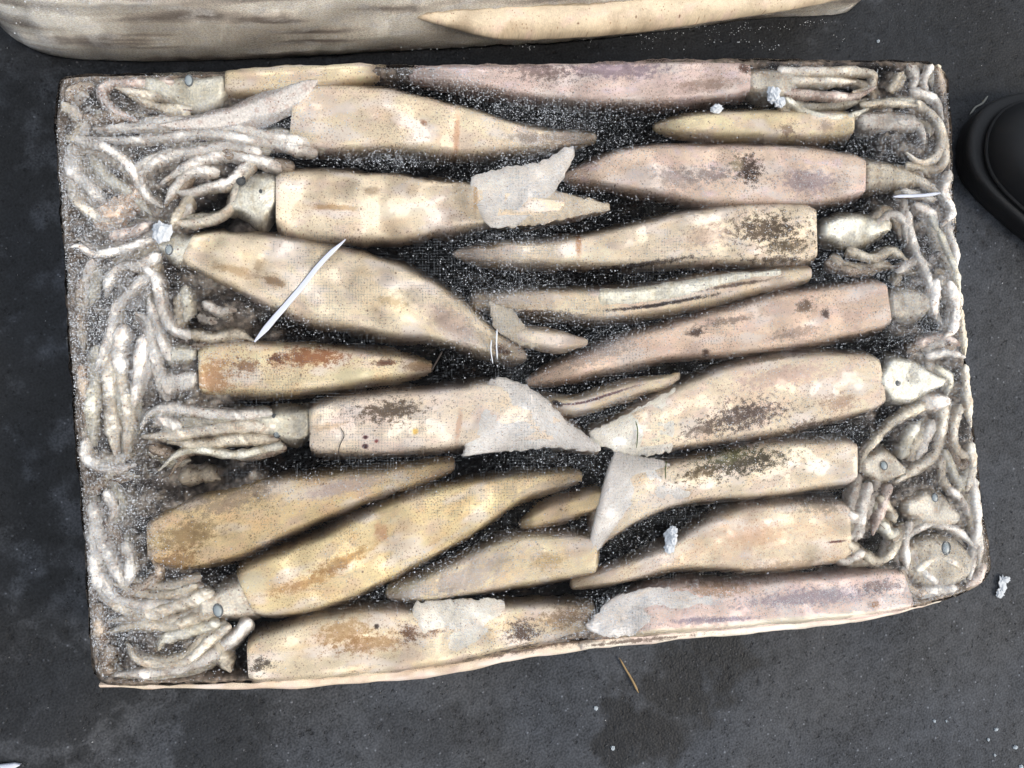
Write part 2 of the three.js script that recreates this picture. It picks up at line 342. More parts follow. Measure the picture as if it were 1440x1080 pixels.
{
  // what the woven sack pressed into the face, plus pits and dents
  const bump = tex(2048, 1427, (u, v, c) => {
    const x = u * 0.66 - 0.33, z = v * 0.46 - 0.23;
    const wob = 0.0006 * n2(x * 20, z * 20), a = Math.sin((x + wob) * 2 * Math.PI / 0.0021), b = Math.sin((z + wob) * 2 * Math.PI / 0.0021);
    const mask = sst(0.5 + 0.6 * n2(x * 7 + 2, z * 7) - 0.5 * Math.max(0, Math.hypot((x + 0.03) / 0.3, z / 0.2) - 0.55), 0.2, 0.7);
    c[0] = c[1] = c[2] = 0.5 + 0.16 * mask * Math.max(a, b) + 0.16 * fbm(x * 190, z * 190, 3) + 0.14 * fbm(x * 45, z * 45, 2);
  }, false);
  const ice = new THREE.MeshPhysicalMaterial({ color: 0xffffff, transmission: 1, thickness: 0.05, ior: 1.17, roughness: 0.12, bumpMap: bump, bumpScale: 0.0016, attenuationColor: new THREE.Color().setRGB(0.535, 0.515, 0.50), attenuationDistance: 0.005 });
  const g = hull(outline, centre, [[0.004, T], [0.0022, T - 0.0004], [0.0008, T - 0.0018], [0, T - 0.004], [-0.0012, T - 0.012], [-0.001, T - 0.03], [-0.001, 0.012], [0.003, 0.0012]],
    (q, edge) => T + 0.0003 * n2(q.x * 25, q.z * 25) + 0.00022 * n2(q.x * 70, q.z * 70) - 0.0005 * (1 - sst(edge, 0, 0.006)), planUV, 150);
  mesh('ice', g, ice, block);
  const tissue = (x, z) => { const n = 0.045 * n2(x * 16, z * 16) + 0.02 * n2(x * 50, z * 50); return Math.max(sst(-x + n - 0.22 * Math.max(0, z), 0.16, 0.235), sst(x + n + 0.1 * z, 0.215, 0.262)); };   // masses of arms at both ends
  // the dark frozen inside: a near black mass with brown scraps, rising towards the rim
  const map = tex(1024, 714, (u, v, c) => {
    const x = u * 0.66 - 0.33, z = v * 0.46 - 0.23, k = 0.5 + 0.5 * fbm(x * 30, z * 40, 4), e = Math.max(Math.abs(x) / 0.30, Math.abs(z) / 0.187);
    c[0] = 0.24; c[1] = 0.23; c[2] = 0.235;
    mixTo(c, [0.50, 0.42, 0.35], sst(k, 0.5, 0.85) * 0.7); const t = tissue(x, z); mixTo(c, [0.90, 0.86, 0.81], t * (0.35 + 0.65 * sst(k, 0.35, 0.65))); mixTo(c, [0.86, 0.82, 0.76], t * sst(fbm(x * 55 + 9, z * 55, 4), 0.05, 0.4) * 0.8);
    const km = 0.5 + 0.5 * fbm(x * 24 + 5, z * 24, 4); mixTo(c, [0.66 + 0.2 * (km - 0.5), 0.60 + 0.18 * (km - 0.5), 0.54 + 0.16 * (km - 0.5)], sst(e + 0.1 * (k - 0.5), 0.945, 0.99));
    const f = 1 + 0.5 * fbm(x * 200, z * 200, 3); for (let i = 0; i < 3; i++) c[i] *= f;
  }, true);
  const core = hull(outline, centre, [[0.004, T - 0.0022], [0.0018, T - 0.0042], [0.0009, T - 0.008], [0.0004, T - 0.02], [0.0006, 0.005], [0.005, 0.0022]],
    (q, edge) => { const t = tissue(q.x, q.z), rim = 1 - sst(edge, 0, 0.013), k = Math.max(t, rim); return T - 0.0135 + 0.008 * fbm(q.x * 36, q.z * 60, 4) * (1 - 0.75 * k) + Math.max(rim * 0.0112, t * (0.0088 + 0.0032 * fbm(q.x * 60, q.z * 90, 4))); }, planUV, 90);
  mesh('dark_core', core, new THREE.MeshStandardMaterial({ map, roughness: 0.8 }), block, { label: 'near black mass between and below the squid' });
}

// ---------------------------------------------------------------- squid
const IN_BLOCK = 'squid frozen in the block';
function eyeOn(head, x, y, r, d = 0, style = 0) {
  const c = P(x, y); c.y = T - d;
  const R = r * PXM * 0.88, ring = new THREE.TorusGeometry(R * 0.98, R * 0.2, 8, 24); ring.rotateX(Math.PI / 2); ring.scale(1, 0.6, 1.15); ring.translate(c.x + R * 0.14, c.y - R * 0.1, c.z);
  const ball = new THREE.SphereGeometry(R * 0.95, 20, 12); ball.scale(1, 0.45, 1.15); ball.translate(c.x, c.y - R * 0.12, c.z);
  const sq = rr(0.75, 1.1), tn = rr(-0.6, 0.6); for (const g of [ball, ring]) g.translate(-c.x, 0, -c.z).rotateY(tn).scale(sq, 1, 1).translate(c.x, 0, c.z);
  const e = mesh('eye', ball, style ? pupilMat : eyeMat, head); mesh('eye_rim', ring, pupilMat, head);
  return e;
}
function squid(label, o) {
  const g = thing('squid', label, 'squid', o.group ?? IN_BLOCK);
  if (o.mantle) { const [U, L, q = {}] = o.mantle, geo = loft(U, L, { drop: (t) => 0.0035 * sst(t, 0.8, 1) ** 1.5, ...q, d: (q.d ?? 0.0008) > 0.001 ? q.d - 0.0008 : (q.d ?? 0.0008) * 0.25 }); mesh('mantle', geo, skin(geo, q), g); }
  for (const [U, L, q = {}] of o.fins ?? []) { const geo = loft(U, L, { h: 0.0013, rag: 0.0009, e: 0.0008, open: 0, p: 2.2, amp: 0.0004, ...q, d: Math.max(0.00012, q.d ?? 0.0001) }); mesh('fin', geo, skin(geo, { edgeShade: 0, cool: 1, dash: 1, dots: 0.1, rough: 0.6, mottle: 0.35, lift: 0.4, ...q }), g); }
  for (const [U, L, q = {}] of o.heads ?? []) {
    const geo = loft(U, L, { n: 24, h: 0.011, open: 0, metric: 1, amp: 0.0016, e: 0.0012, off: rnd() * 5, ...q });
    const h = mesh('head', geo, FL[q.f ?? 'cream'], g);
    for (const e of q.eyes ?? []) eyeOn(h, ...e);
  }
  for (const [pts, r0, r1, q = {}] of o.arms ?? []) {
    mesh('arm', arm(pts, r0, r1, q), FL[q.f ?? 'cream'], g);
    for (let k = 0; k < 1; k++) {                            // the arm behind it, deeper in the ice
      const dx = rr(-11, 11), dy = rr(-15, 15), low = pts.map(([x, y]) => [x + dx + rr(-5, 5), y + dy + rr(-5, 5)]);
      mesh('arm', arm(low, r0 * rr(0.8, 1.2), r1, { d: (q.d ?? 0.0008) + rr(0.002, 0.005), n: 16 }), FL[['tan', 'cream', 'frosted', 'white', 'brown'][Math.floor(rnd() * 4.6)]], g);
    }
  }
  for (const [U, L, q = {}] of o.flaps ?? []) { const geo = loft(U, L, { n: 30, h: 0.0022, open: 0, metric: 1, amp: 0.0009, e: 0.0006, d: -0.0003, off: rnd() * 5, ...q }); mesh(q.name ?? 'arm', geo, FL[q.f ?? 'frosted'], g); }
  settle(g); return g;
}
const BR = 0x4a3526, DK = 0x3a2b22, RU = 0x9a5f38, OR = 0xb88a58, PU = 0x8d7a86;
const F = { f: 'frosted' }, TN = { f: 'tan' }, WH = { f: 'white' }, BN = { f: 'brown' }, PK = { f: 'pink' };
const fr = (d, f = 'frosted') => ({ d, f });

// --- left half: heads on the left, tips to the right
squid('squid along the back edge at the left, grey eye on its pale head', {
  mantle: [[[316, 92], [380, 89], [430, 87], [480, 87], [540, 92]], [[316, 134], [380, 132], [430, 126], [480, 116], [540, 102]], { d: 0.0014, dots: 0.7, c: 0xd8c4a4 }],
  heads: [[[[312, 97], [280, 98], [250, 100], [205, 103]], [[310, 150], [280, 162], [245, 152], [205, 132]], { f: 'white', d: 0.0003, eyes: [[265, 113, 7, -0.0002]] }]],
  arms: [[[[235, 108], [190, 104], [152, 110], [140, 128], [154, 150], [186, 166], [212, 174]], 7, 4, PK], [[[240, 128], [212, 132], [185, 128], [162, 122]], 9, 4], [[[258, 152], [228, 150], [203, 142], [180, 134]], 9, 4, TN], [[[120, 112], [100, 125], [92, 145]], 9, 7, fr(0.002, 'brown')], [[[160, 160], [125, 165], [100, 170]], 11, 6, fr(0.002, 'brown')]],
});
squid('broad pink dotted squid under a frosted arm, second from the back on the left', {
  mantle: [[[415, 112], [470, 112], [540, 117], [620, 135], [690, 155], [770, 180], [838, 186]], [[405, 208], [470, 213], [560, 212], [640, 218], [700, 216], [770, 206], [838, 194]], { d: 0.0005, dots: 1.0, c: 0xe6d3b8, c2: 0xd9b598, c3: 0xe3c9bb, stains: [[645, 190, 5, 40, 0xc98e66, 0.5, 0.3], [595, 172, 6, 5, 0x8a5d45, 0.7, 0.3], [760, 195, 60, 10, 0x8d7a6a, 0.6]] }],
  flaps: [[[[446, 112], [424, 109], [385, 124], [330, 146], [270, 163], [226, 174]], [[446, 116], [433, 142], [392, 166], [340, 180], [280, 184], [226, 178]], { f: 'flap', d: -0.0006, h: 0.003 }]],
  arms: [[[[440, 212], [392, 202], [345, 194], [296, 186], [245, 190], [185, 196], [125, 192]], 8, 6, F], [[[430, 198], [380, 190], [330, 178], [270, 172], [205, 176], [150, 184]], 8, 6, F], [[[300, 170], [240, 168], [180, 176], [130, 180]], 7, 5, F], [[[76, 212], [98, 238], [124, 262], [146, 286]], 12, 10, F], [[[84, 240], [104, 278], [138, 306], [166, 318]], 8, 7], [[[112, 196], [146, 206], [180, 232], [196, 262]], 8, 6, F], [[[250, 214], [214, 228], [196, 246], [206, 276], [226, 290]], 7, 5, F], [[[130, 225], [150, 250], [178, 268], [210, 300]], 8, 7, WH], [[[92, 150], [110, 172], [96, 196], [84, 190]], 8, 6, TN], [[[160, 330], [190, 322], [214, 312]], 8, 6, PK]],
});
squid('plump cream squid with a raised dent, third from the back on the left', {
  mantle: [[[388, 234], [440, 234], [520, 237], [600, 244], [660, 252], [700, 258], [760, 268], [858, 288]], [[388, 328], [440, 336], [520, 340], [600, 334], [660, 322], [700, 315], [760, 308], [858, 294]], { d: 0.0002, amp: 0.0022, dots: 0.7, c: 0xe8d8bc, c2: 0xd3b38f, stains: [[470, 292, 40, 5, 0xab8354, 0.6, 0.4], [520, 268, 14, 8, 0xa58a6c, 0.6, 0.4], [560, 297, 60, 12, 0xf1e6cf, 0.6, 0.3], [666, 275, 4, 28, 0xb08a60, 0.6, 0.3]] }],
  fins: [[[[664, 250], [710, 238], [760, 228], [804, 206]], [[690, 318], [730, 312], [772, 278], [806, 222]], { c: 0xd6cfc8, c2: 0xbfae9e, c3: 0xd9d4d2, d: -0.0003 }], [[[700, 262], [760, 268], [820, 278], [856, 288]], [[690, 318], [760, 312], [820, 300], [856, 294]], { d: 0.0006, c: 0xcfbba6, c2: 0xb39a84 }]],
  heads: [[[[384, 240], [362, 238], [340, 248], [325, 268]], [[384, 300], [370, 318], [345, 312], [322, 298]], { f: 'white', d: 0.0002, amp: 0.0026, eyes: [[366, 270, 5, 0.001, 1], [337, 253, 6, 0.001, 1]] }]],
  arms: [[[[390, 232], [352, 222], [312, 216], [276, 226], [240, 246], [226, 256]], 9, 6, F], [[[345, 232], [322, 254], [290, 262], [262, 270], [236, 266]], 7, 5, F], [[[330, 270], [322, 292], [298, 306], [262, 313], [240, 311]], 6, 5], [[[300, 240], [270, 240], [245, 262], [232, 282]], 8, 6, F], [[[360, 212], [320, 204], [270, 212], [222, 214]], 9, 6, F], [[[262, 282], [248, 300], [240, 318]], 8, 6, TN]],
});
squid('long cream squid lying aslant under the longer white plastic strip', {
  mantle: [[[276, 320], [340, 322], [410, 330], [480, 344], [540, 360], [600, 384], [650, 418], [700, 462], [738, 492]], [[250, 374], [300, 398], [360, 428], [420, 452], [500, 468], [580, 478], [640, 488], [700, 504], [738, 506]], { d: 0.0004, amp: 0.0016, dots: 0.35, c: 0xeadcbd, c2: 0xd9bb8f, c3: 0xdfc9b8, stains: [[385, 395, 16, 9, 0x8a6a48, 0.7, 0.6], [365, 372, 8, 14, 0xb79a76, 0.5], [555, 425, 26, 8, 0xb59a70, 0.6, 0.6], [640, 455, 45, 22, 0xcdb4a8, 0.6, 0.5], [705, 492, 14, 7, 0x5a4034, 0.85, 0.5], [330, 380, 36, 8, 0xb08a5c, 0.5, 0.5]] }],
  heads: [[[[276, 322], [262, 326], [246, 322], [226, 330]], [[256, 374], [246, 378], [232, 366], [222, 350]], { f: 'white', d: 0.0004, eyes: [[237, 351, 6, 0.0002]] }]],
  arms: [[[[226, 332], [200, 340], [162, 352], [130, 356], [108, 345], [88, 347]], 6, 5, { ...F, d: -0.0004 }], [[[215, 362], [195, 372], [168, 374], [152, 392], [147, 416]], 9, 7, F], [[[205, 388], [182, 408], [160, 436], [154, 470], [148, 505]], 9, 6, F], [[[126, 372], [118, 392], [122, 412]], 7, 6, fr(0.0006)], [[[112, 400], [104, 440], [110, 480]], 9, 7, fr(0.0015, 'brown')]],
});
squid('rust brown stained squid with two white squares of head beside the left arms', {
  mantle: [[[278, 480], [340, 476], [400, 479], [460, 484], [530, 492], [605, 510]], [[280, 560], [340, 558], [400, 558], [460, 550], [530, 538], [605, 520]], { d: 0.0008, dots: 0.9, w: 0.82, c: 0xdac8a6, c2: 0xc79c6a, dot: 0x7a4526, stains: [[435, 502, 50, 14, RU, 0.85, 0.9], [300, 530, 28, 26, 0xb78456, 0.75, 0.9], [345, 515, 20, 9, 0x8a5c3a, 0.7, 0.8], [390, 505, 12, 8, 0x6e4228, 0.8, 0.7], [545, 510, 20, 5, 0x5a3520, 0.85, 0.6], [500, 528, 40, 12, 0xe0d4ae, 0.8, 0.4], [590, 515, 26, 8, 0x9a7452, 0.6]] }],
  heads: [[[[238, 484], [250, 482], [262, 484], [270, 490]], [[236, 514], [250, 516], [262, 514], [270, 508]], { f: 'white', d: 0.0006 }], [[[232, 522], [246, 520], [260, 516], [271, 518]], [[236, 550], [248, 553], [262, 553], [270, 548]], { f: 'frosted', d: 0.0003 }]],
  arms: [[[[262, 470], [244, 464], [228, 440], [222, 410], [214, 386], [194, 372]], 6, 9, F], [[[236, 500], [222, 470], [214, 445], [208, 420]], 7, 6, F], [[[234, 545], [222, 520], [212, 485], [205, 450], [190, 440]], 8, 7, F], [[[200, 480], [194, 520], [188, 560], [181, 582]], 10, 6, { ...F, d: -0.0003 }], [[[170, 470], [164, 500], [172, 530]], 13, 11, F], [[[259, 410], [263, 430], [260, 450]], 10, 9, WH], [[[290, 428], [305, 436], [330, 434]], 8, 6, fr(0.003)], [[[270, 470], [300, 474], [330, 468], [355, 478]], 7, 6, fr(0.002, 'tan')]],
});
squid('white bunch of straight thick arms by the left edge, only the arms in view', {
  arms: [[[[133, 494], [129, 540], [126, 590], [130, 626]], 9, 12, WH], [[[150, 505], [152, 550], [156, 600], [160, 638]], 10, 11], [[[166, 520], [174, 560], [178, 600], [174, 640]], 7, 8], [[[180, 560], [184, 590], [180, 615]], 6, 5, TN], [[[103, 622], [114, 644], [140, 656], [166, 660], [187, 654]], 7, 9, F], [[[112, 520], [106, 560], [110, 600]], 8, 6, fr(0.0014, 'brown')], [[[150, 475], [142, 500], [134, 520]], 6, 5, F]],
});
squid('squid with a big white fin at the middle and two dark red specks', {
  mantle: [[[434, 566], [480, 556], [540, 548], [600, 543], [650, 538], [700, 534], [780, 575], [842, 628]], [[436, 642], [480, 642], [540, 642], [600, 638], [650, 632], [700, 630], [780, 628], [842, 636]], { d: 0.0002, dots: 0.5, c: 0xece2c8, c2: 0xdcc6a0, dot: 0x6a4a3c, stains: [[545, 578, 44, 15, 0x4c3a28, 0.8, 0.95], [518, 615, 4, 3, 0x4a0f10, 1, 0.1], [516, 628, 5, 4, 0x3a0c0e, 1, 0.1], [528, 620, 3, 3, 0x8a2a22, 0.8, 0.1], [585, 607, 5, 5, 0xe0b040, 0.7, 0.2], [648, 600, 5, 30, 0xc99a7a, 0.5, 0.3], [460, 600, 26, 6, 0xc4a27a, 0.5]] }],
  fins: [[[[652, 640], [662, 606], [680, 560], [700, 530]], [[665, 640], [720, 630], [790, 612], [784, 580]], { c: 0xebe8e0, c2: 0xe0d8ca, c3: 0xeceae6, d: -0.0005, n: 40, h: 0.002 }], [[[690, 534], [730, 540], [770, 566], [800, 596], [844, 628]], [[670, 632], [720, 632], [780, 626], [810, 630], [844, 634]], { c: 0xebe8e0, c2: 0xe2dacb, c3: 0xeceae6, d: -0.0003, n: 40, h: 0.002 }]],
  heads: [[[[432, 570], [410, 572], [390, 570], [368, 580]], [[432, 622], [410, 628], [390, 624], [366, 612]], { f: 'white', d: 0.0003, amp: 0.0022, eyes: [[385, 588, 5, 0.001, 1], [389, 610, 5, 0.001]] }]],
  arms: [[[[380, 600], [330, 600], [280, 606], [240, 612], [200, 614]], 11, 8], [[[375, 582], [330, 584], [280, 580], [236, 574], [208, 582], [198, 602]], 8, 6, F], [[[380, 618], [330, 618], [280, 626], [236, 622]], 9, 6, TN], [[[390, 628], [330, 640], [280, 633], [250, 638], [222, 662]], 6, 3, WH], [[[245, 598], [225, 592], [212, 600]], 10, 7, fr(0.0012)], [[[215, 632], [240, 642], [262, 640]], 8, 5, fr(0.003, 'brown')]],
});
squid('brownish dim squid on the left, its tip running under the two red specks', {
  mantle: [[[205, 728], [260, 702], [320, 684], [380, 670], [450, 664], [540, 658], [636, 650]], [[206, 796], [250, 806], [310, 796], [380, 768], [450, 736], [540, 698], [636, 662]], { d: 0.0017, dots: 0.8, w: 0.78, c: 0xcdb68c, c2: 0xab8a60, c3: 0xbfa287, stains: [[262, 755, 44, 22, 0x8a6c44, 0.6, 0.7], [250, 790, 30, 16, 0x8a6238, 0.6, 0.7], [320, 705, 60, 16, 0x94806e, 0.6, 0.8], [480, 685, 60, 12, 0xcbb3ac, 0.7, 0.5]] }],
  arms: [[[[120, 716], [138, 756], [158, 798], [174, 828]], 11, 8, fr(0.0008)], [[[178, 834], [204, 822], [222, 804], [214, 790]], 8, 6, fr(0.0014, 'brown')], [[[128, 690], [150, 676], [186, 672]], 9, 8, fr(0.003, 'brown')], [[[122, 770], [126, 810], [142, 840]], 12, 8, fr(0.0005)], [[[150, 740], [170, 770], [184, 800]], 8, 6, fr(0.0025, 'brown')], [[[262, 672], [285, 668], [305, 674]], 12, 10, fr(0.006, 'tan')], [[[150, 696], [158, 720], [150, 744]], 8, 6, F], [[[116, 740], [122, 790], [132, 826]], 9, 7, F], [[[176, 770], [182, 800], [176, 826]], 8, 7, F], [[[140, 812], [160, 842], [200, 852], [236, 846]], 8, 6, F]],
});
squid('largest tan squid in the front left, grey eye on its pale head', {
  mantle: [[[328, 800], [390, 774], [450, 750], [520, 716], [590, 690], [660, 674], [730, 666], [818, 666]], [[362, 874], [420, 868], [490, 848], [560, 814], [620, 782], [680, 746], [740, 704], [818, 676]], { d: 0.0005, dots: 1.0, w: 0.82, c: 0xe0c99c, c2: 0xc79d68, c3: 0xdcbd98, dot: 0x8a5a36, stains: [[480, 790, 46, 9, 0xa5743c, 0.6, 0.7], [430, 820, 60, 8, 0xb07a44, 0.55, 0.8], [530, 750, 10, 14, 0xc98a64, 0.5, 0.5], [360, 820, 24, 20, 0xefe4c6, 0.7, 0.3], [760, 690, 50, 12, 0xcdbaa6, 0.7]] }],
  heads: [[[[332, 812], [310, 820], [296, 830], [282, 836]], [[360, 872], [340, 876], [310, 878], [284, 872]], { f: 'cream', d: 0.0004, eyes: [[306, 859, 8, -0.0002]] }]],
  arms: [[[[288, 838], [250, 852], [210, 864], [172, 858], [140, 838], [126, 828]], 12, 7], [[[288, 866], [240, 882], [192, 880], [146, 892]], 10, 6, TN], [[[298, 880], [262, 890], [228, 902], [222, 914]], 10, 8, WH], [[[318, 884], [296, 900], [262, 930], [222, 936], [188, 926], [178, 908]], 6, 7], [[[345, 880], [322, 904], [286, 930], [246, 944], [162, 950]], 9, 8, F], [[[270, 826], [230, 838], [190, 834], [160, 822]], 7, 5, fr(0.002, 'tan')], [[[150, 920], [140, 940], [160, 952]], 12, 9, fr(0.0015, 'brown')], [[[130, 860], [128, 890], [140, 915]], 9, 8, fr(0.001, 'brown')], [[[308, 914], [314, 930], [322, 944]], 9, 10, { f: 'tan', d: 0.001 }]],
});
squid('squid along the front edge at the left, brown blotches beside a frosted fin', {
  mantle: [[[346, 898], [400, 878], [460, 862], [540, 852], [600, 856], [680, 850], [760, 846], [836, 846]], [[350, 966], [420, 962], [500, 956], [590, 946], [670, 930], [740, 914], [790, 906], [836, 898]], { d: 0.0005, e: 0.003, dots: 0.6, c: 0xe4d6b6, c2: 0xcba878, stains: [[480, 890, 40, 20, 0xb0824e, 0.6, 0.8], [520, 905, 50, 14, 0xa3713f, 0.55, 0.9], [580, 890, 14, 12, 0x6e4a30, 0.8, 0.8], [615, 885, 12, 8, 0x6e4a30, 0.7, 0.8], [535, 880, 4, 4, 0x2e2018, 0.9, 0.3], [735, 890, 22, 16, 0x4a3428, 0.85, 0.9], [790, 870, 40, 14, 0x9a7d60, 0.7, 0.9], [366, 935, 14, 10, 0x3a3026, 0.8, 0.9]] }],
  fins: [[[[584, 850], [620, 846], [660, 846], [704, 846]], [[600, 906], [640, 920], [670, 912], [704, 872]], { c: 0xded4c8, c2: 0xcbb8a4, d: -0.0002 }]],
});
squid('dim blurred squid deep in the ice, its tip pointing at the front left', {
  mantle: [[[840, 752], [780, 748], [720, 752], [660, 776], [600, 806], [546, 832]], [[838, 812], [780, 822], [720, 832], [660, 842], [600, 850], [546, 842]], { d: 0.0013, open: 0, dots: 0.2, c: 0xd9c7a8, c2: 0xb99a72, c3: 0xcfbcae, stains: [[655, 815, 60, 20, 0xcbbab2, 0.7, 0.6], [770, 790, 30, 14, 0xc19a5c, 0.5, 0.5]] }],
});
squid('short dim sliver of squid between the large tan squid and a white fin', {
  mantle: [[[846, 690], [810, 698], [770, 712], [736, 734]], [[846, 716], [810, 728], [770, 738], [736, 742]], { d: 0.0022, open: 0, dots: 0.2, c: 0xcdb68e }],
});
// --- right half: heads on the right, tips to the left
squid('purplish frosted squid along the back edge at the right', {
  mantle: [[[1056, 82], [1000, 80], [900, 81], [800, 83], [700, 86], [620, 90], [556, 98]], [[1056, 134], [1000, 142], [900, 147], [800, 143], [740, 138], [650, 120], [556, 103]], { d: 0.0012, dots: 0.9, c: 0xb9a9a2, c2: 0x9a8a88, c3: 0xa59ca6, w: 0.55, lift: 0.42, stains: [[860, 98, 90, 14, PU, 0.7, 0.8], [760, 100, 50, 14, 0x75605a, 0.7, 0.9], [1000, 118, 50, 10, 0xa38676, 0.6, 0.9], [1045, 95, 12, 8, 0x5a3c30, 0.85, 0.7]] }],
  heads: [[[[1058, 90], [1090, 90], [1120, 92]], [[1058, 134], [1090, 142], [1120, 140]], { f: 'cream', d: 0.0008 }]],
  arms: [[[[1112, 98], [1160, 95], [1206, 96], [1231, 104], [1228, 120], [1202, 128]], 8, 6], [[[1112, 112], [1160, 112], [1204, 114]], 7, 5], [[[1110, 128], [1160, 132], [1204, 134], [1232, 122]], 8, 5, PK], [[[1110, 140], [1140, 158], [1190, 164], [1222, 152]], 6, 5, WH], [[[1100, 88], [1140, 86], [1180, 88]], 6, 4, F]],
});
squid('slim hazy squid near the back right corner with one curled arm', {
  mantle: [[[1202, 152], [1140, 150], [1060, 150], [1000, 152], [924, 172]], [[1202, 192], [1140, 196], [1060, 194], [1000, 190], [924, 178]], { d: 0.0013, dots: 0.4, c: 0xd8c7a4, c2: 0xb9a184, stains: [[1110, 182, 14, 10, 0x7c6250, 0.7, 0.7], [1165, 178, 12, 12, 0x8a7466, 0.5, 0.7]] }],
  heads: [[[[1214, 152], [1250, 150], [1290, 156]], [[1214, 184], [1250, 188], [1290, 186]], { f: 'frosted', d: 0.0012 }]],
  arms: [[[[1296, 146], [1318, 164], [1328, 196], [1318, 220], [1294, 227], [1276, 214]], 7, 6], [[[1216, 146], [1256, 143], [1290, 148]], 5, 5, TN], [[[1270, 170], [1296, 176], [1302, 200]], 8, 5, fr(0.001)], [[[1257, 122], [1264, 110], [1272, 100]], 8, 6, fr(0.001, 'tan')], [[[1283, 88], [1290, 106], [1284, 128]], 6, 5, F], [[[1310, 94], [1302, 112], [1306, 130]], 7, 5, fr(0.001)], [[[1290, 128], [1320, 140], [1336, 166]], 8, 6, fr(0.001)], [[[1322, 100], [1328, 118], [1330, 136]], 7, 5, fr(0.001, 'brown')]],
});
squid('lilac grey squid with a dark brown scab, third from the back on the right', {
  mantle: [[[1218, 214], [1160, 204], [1080, 198], [1000, 198], [920, 198], [870, 206], [796, 240]], [[1218, 278], [1160, 288], [1080, 290], [1000, 288], [920, 274], [860, 264], [796, 248]], { d: 0.0011, dots: 0.7, c: 0xcab7a6, c2: 0xa99590, c3: 0xb3a6ae, w: 0.74, lift: 0.42, stains: [[1055, 238, 22, 22, 0x38261a, 0.95, 0.8], [1035, 232, 12, 12, 0xb9a88a, 0.7, 0.5], [1000, 245, 40, 12, 0x7c6c68, 0.6, 0.9], [1140, 255, 50, 20, PU, 0.55, 0.7], [950, 250, 40, 16, 0x8f7f7a, 0.5, 0.8]] }],
  heads: [[[[1222, 216], [1255, 222], [1290, 238]], [[1222, 270], [1255, 268], [1290, 262]], { f: 'tan', d: 0.0008 }]],
  arms: [[[[1282, 246], [1308, 258], [1326, 272]], 7, 3], [[[1280, 232], [1300, 236], [1310, 248]], 6, 3, TN], [[[1275, 268], [1300, 275], [1320, 280]], 6, 4, fr(0.002)], [[[1342, 246], [1330, 270], [1342, 296], [1326, 318]], 7, 6, F]],
});
squid('cream squid with greenish brown grime and very white head, fourth from the back right', {
  mantle: [[[1148, 282], [1080, 280], [1010, 286], [950, 296], [860, 318], [770, 336], [700, 340], [640, 352]], [[1150, 372], [1080, 374], [1010, 372], [940, 374], [860, 376], [770, 372], [700, 368], [640, 358]], { d: 0.0004, dots: 0.5, c: 0xe6d8bc, c2: 0xd0b490, c3: 0xddc8b8, stains: [[1075, 322, 56, 22, 0x4a3a28, 0.9, 1.0], [1110, 345, 40, 12, 0x5a4a34, 0.8, 1.0], [1000, 330, 40, 20, 0xbfa394, 0.5, 0.8], [900, 372, 90, 4, 0x3a2c24, 0.8, 0.7], [812, 340, 5, 24, 0xb87a4c, 0.6, 0.3], [690, 345, 20, 5, 0x6a5030, 0.6, 0.4], [1100, 365, 50, 6, 0x5a4a3a, 0.8, 1.0]] }],
  heads: [[[[1164, 306], [1185, 294], [1215, 296], [1252, 306]], [[1160, 340], [1190, 350], [1220, 346], [1250, 330]], { f: 'white', d: -0.0002, amp: 0.0024 }]],
  arms: [[[[1240, 312], [1258, 300], [1274, 312], [1278, 340]], 7, 6, F], [[[1280, 304], [1286, 340], [1300, 372], [1310, 402], [1304, 432]], 8, 6, F], [[[1312, 306], [1330, 342], [1346, 380], [1356, 412]], 6, 6, WH], [[[1200, 352], [1230, 362], [1256, 352], [1280, 366]], 7, 6, TN], [[[1346, 290], [1336, 316], [1346, 350], [1352, 380]], 6, 5, F], [[[1295, 290], [1310, 298], [1320, 312]], 9, 7, fr(0.0005)], [[[1170, 370], [1200, 380], [1235, 378]], 8, 6, fr(0.003, 'brown')]],
});
squid('narrow squid with a torn white strip and a dark cut line along it', {
  mantle: [[[1142, 376], [1080, 380], [1000, 382], [920, 396], [850, 402], [760, 404], [670, 410]], [[1142, 392], [1080, 406], [1000, 430], [920, 444], [850, 452], [760, 444], [670, 432]], { d: 0.0013, dots: 0.3, c: 0xd3c0a6, c2: 0xb49a84, stains: [[925, 428, 100, 3, 0x2e221c, 0.95, 0.5], [1030, 392, 18, 5, 0x4a3630, 0.9, 0.7], [1040, 400, 60, 3, 0x5a4638, 0.8, 0.5], [760, 440, 60, 6, 0x4a3e36, 0.6, 0.6]] }],
  flaps: [[[[1098, 380], [1040, 384], [960, 396], [900, 404], [846, 408]], [[1098, 386], [1040, 394], [960, 418], [900, 428], [846, 430]], { f: 'white', name: 'torn_flap', d: 0.0, h: 0.002 }]],
});
squid('pale short squid tip lying in the dark gap near the middle', {
  mantle: [[[826, 480], [790, 470], [760, 464], [730, 464], [716, 468]], [[826, 482], [790, 488], [760, 486], [730, 478], [716, 470]], { d: 0.0012, open: 0, dots: 0.1, h: 0.006, c: 0xd9d0b4 }],
  fins: [[[[688, 424], [712, 434], [736, 456], [756, 486]], [[688, 426], [696, 456], [722, 478], [754, 488]], { d: 0.0012, c: 0xc3b7a8 }]],
});
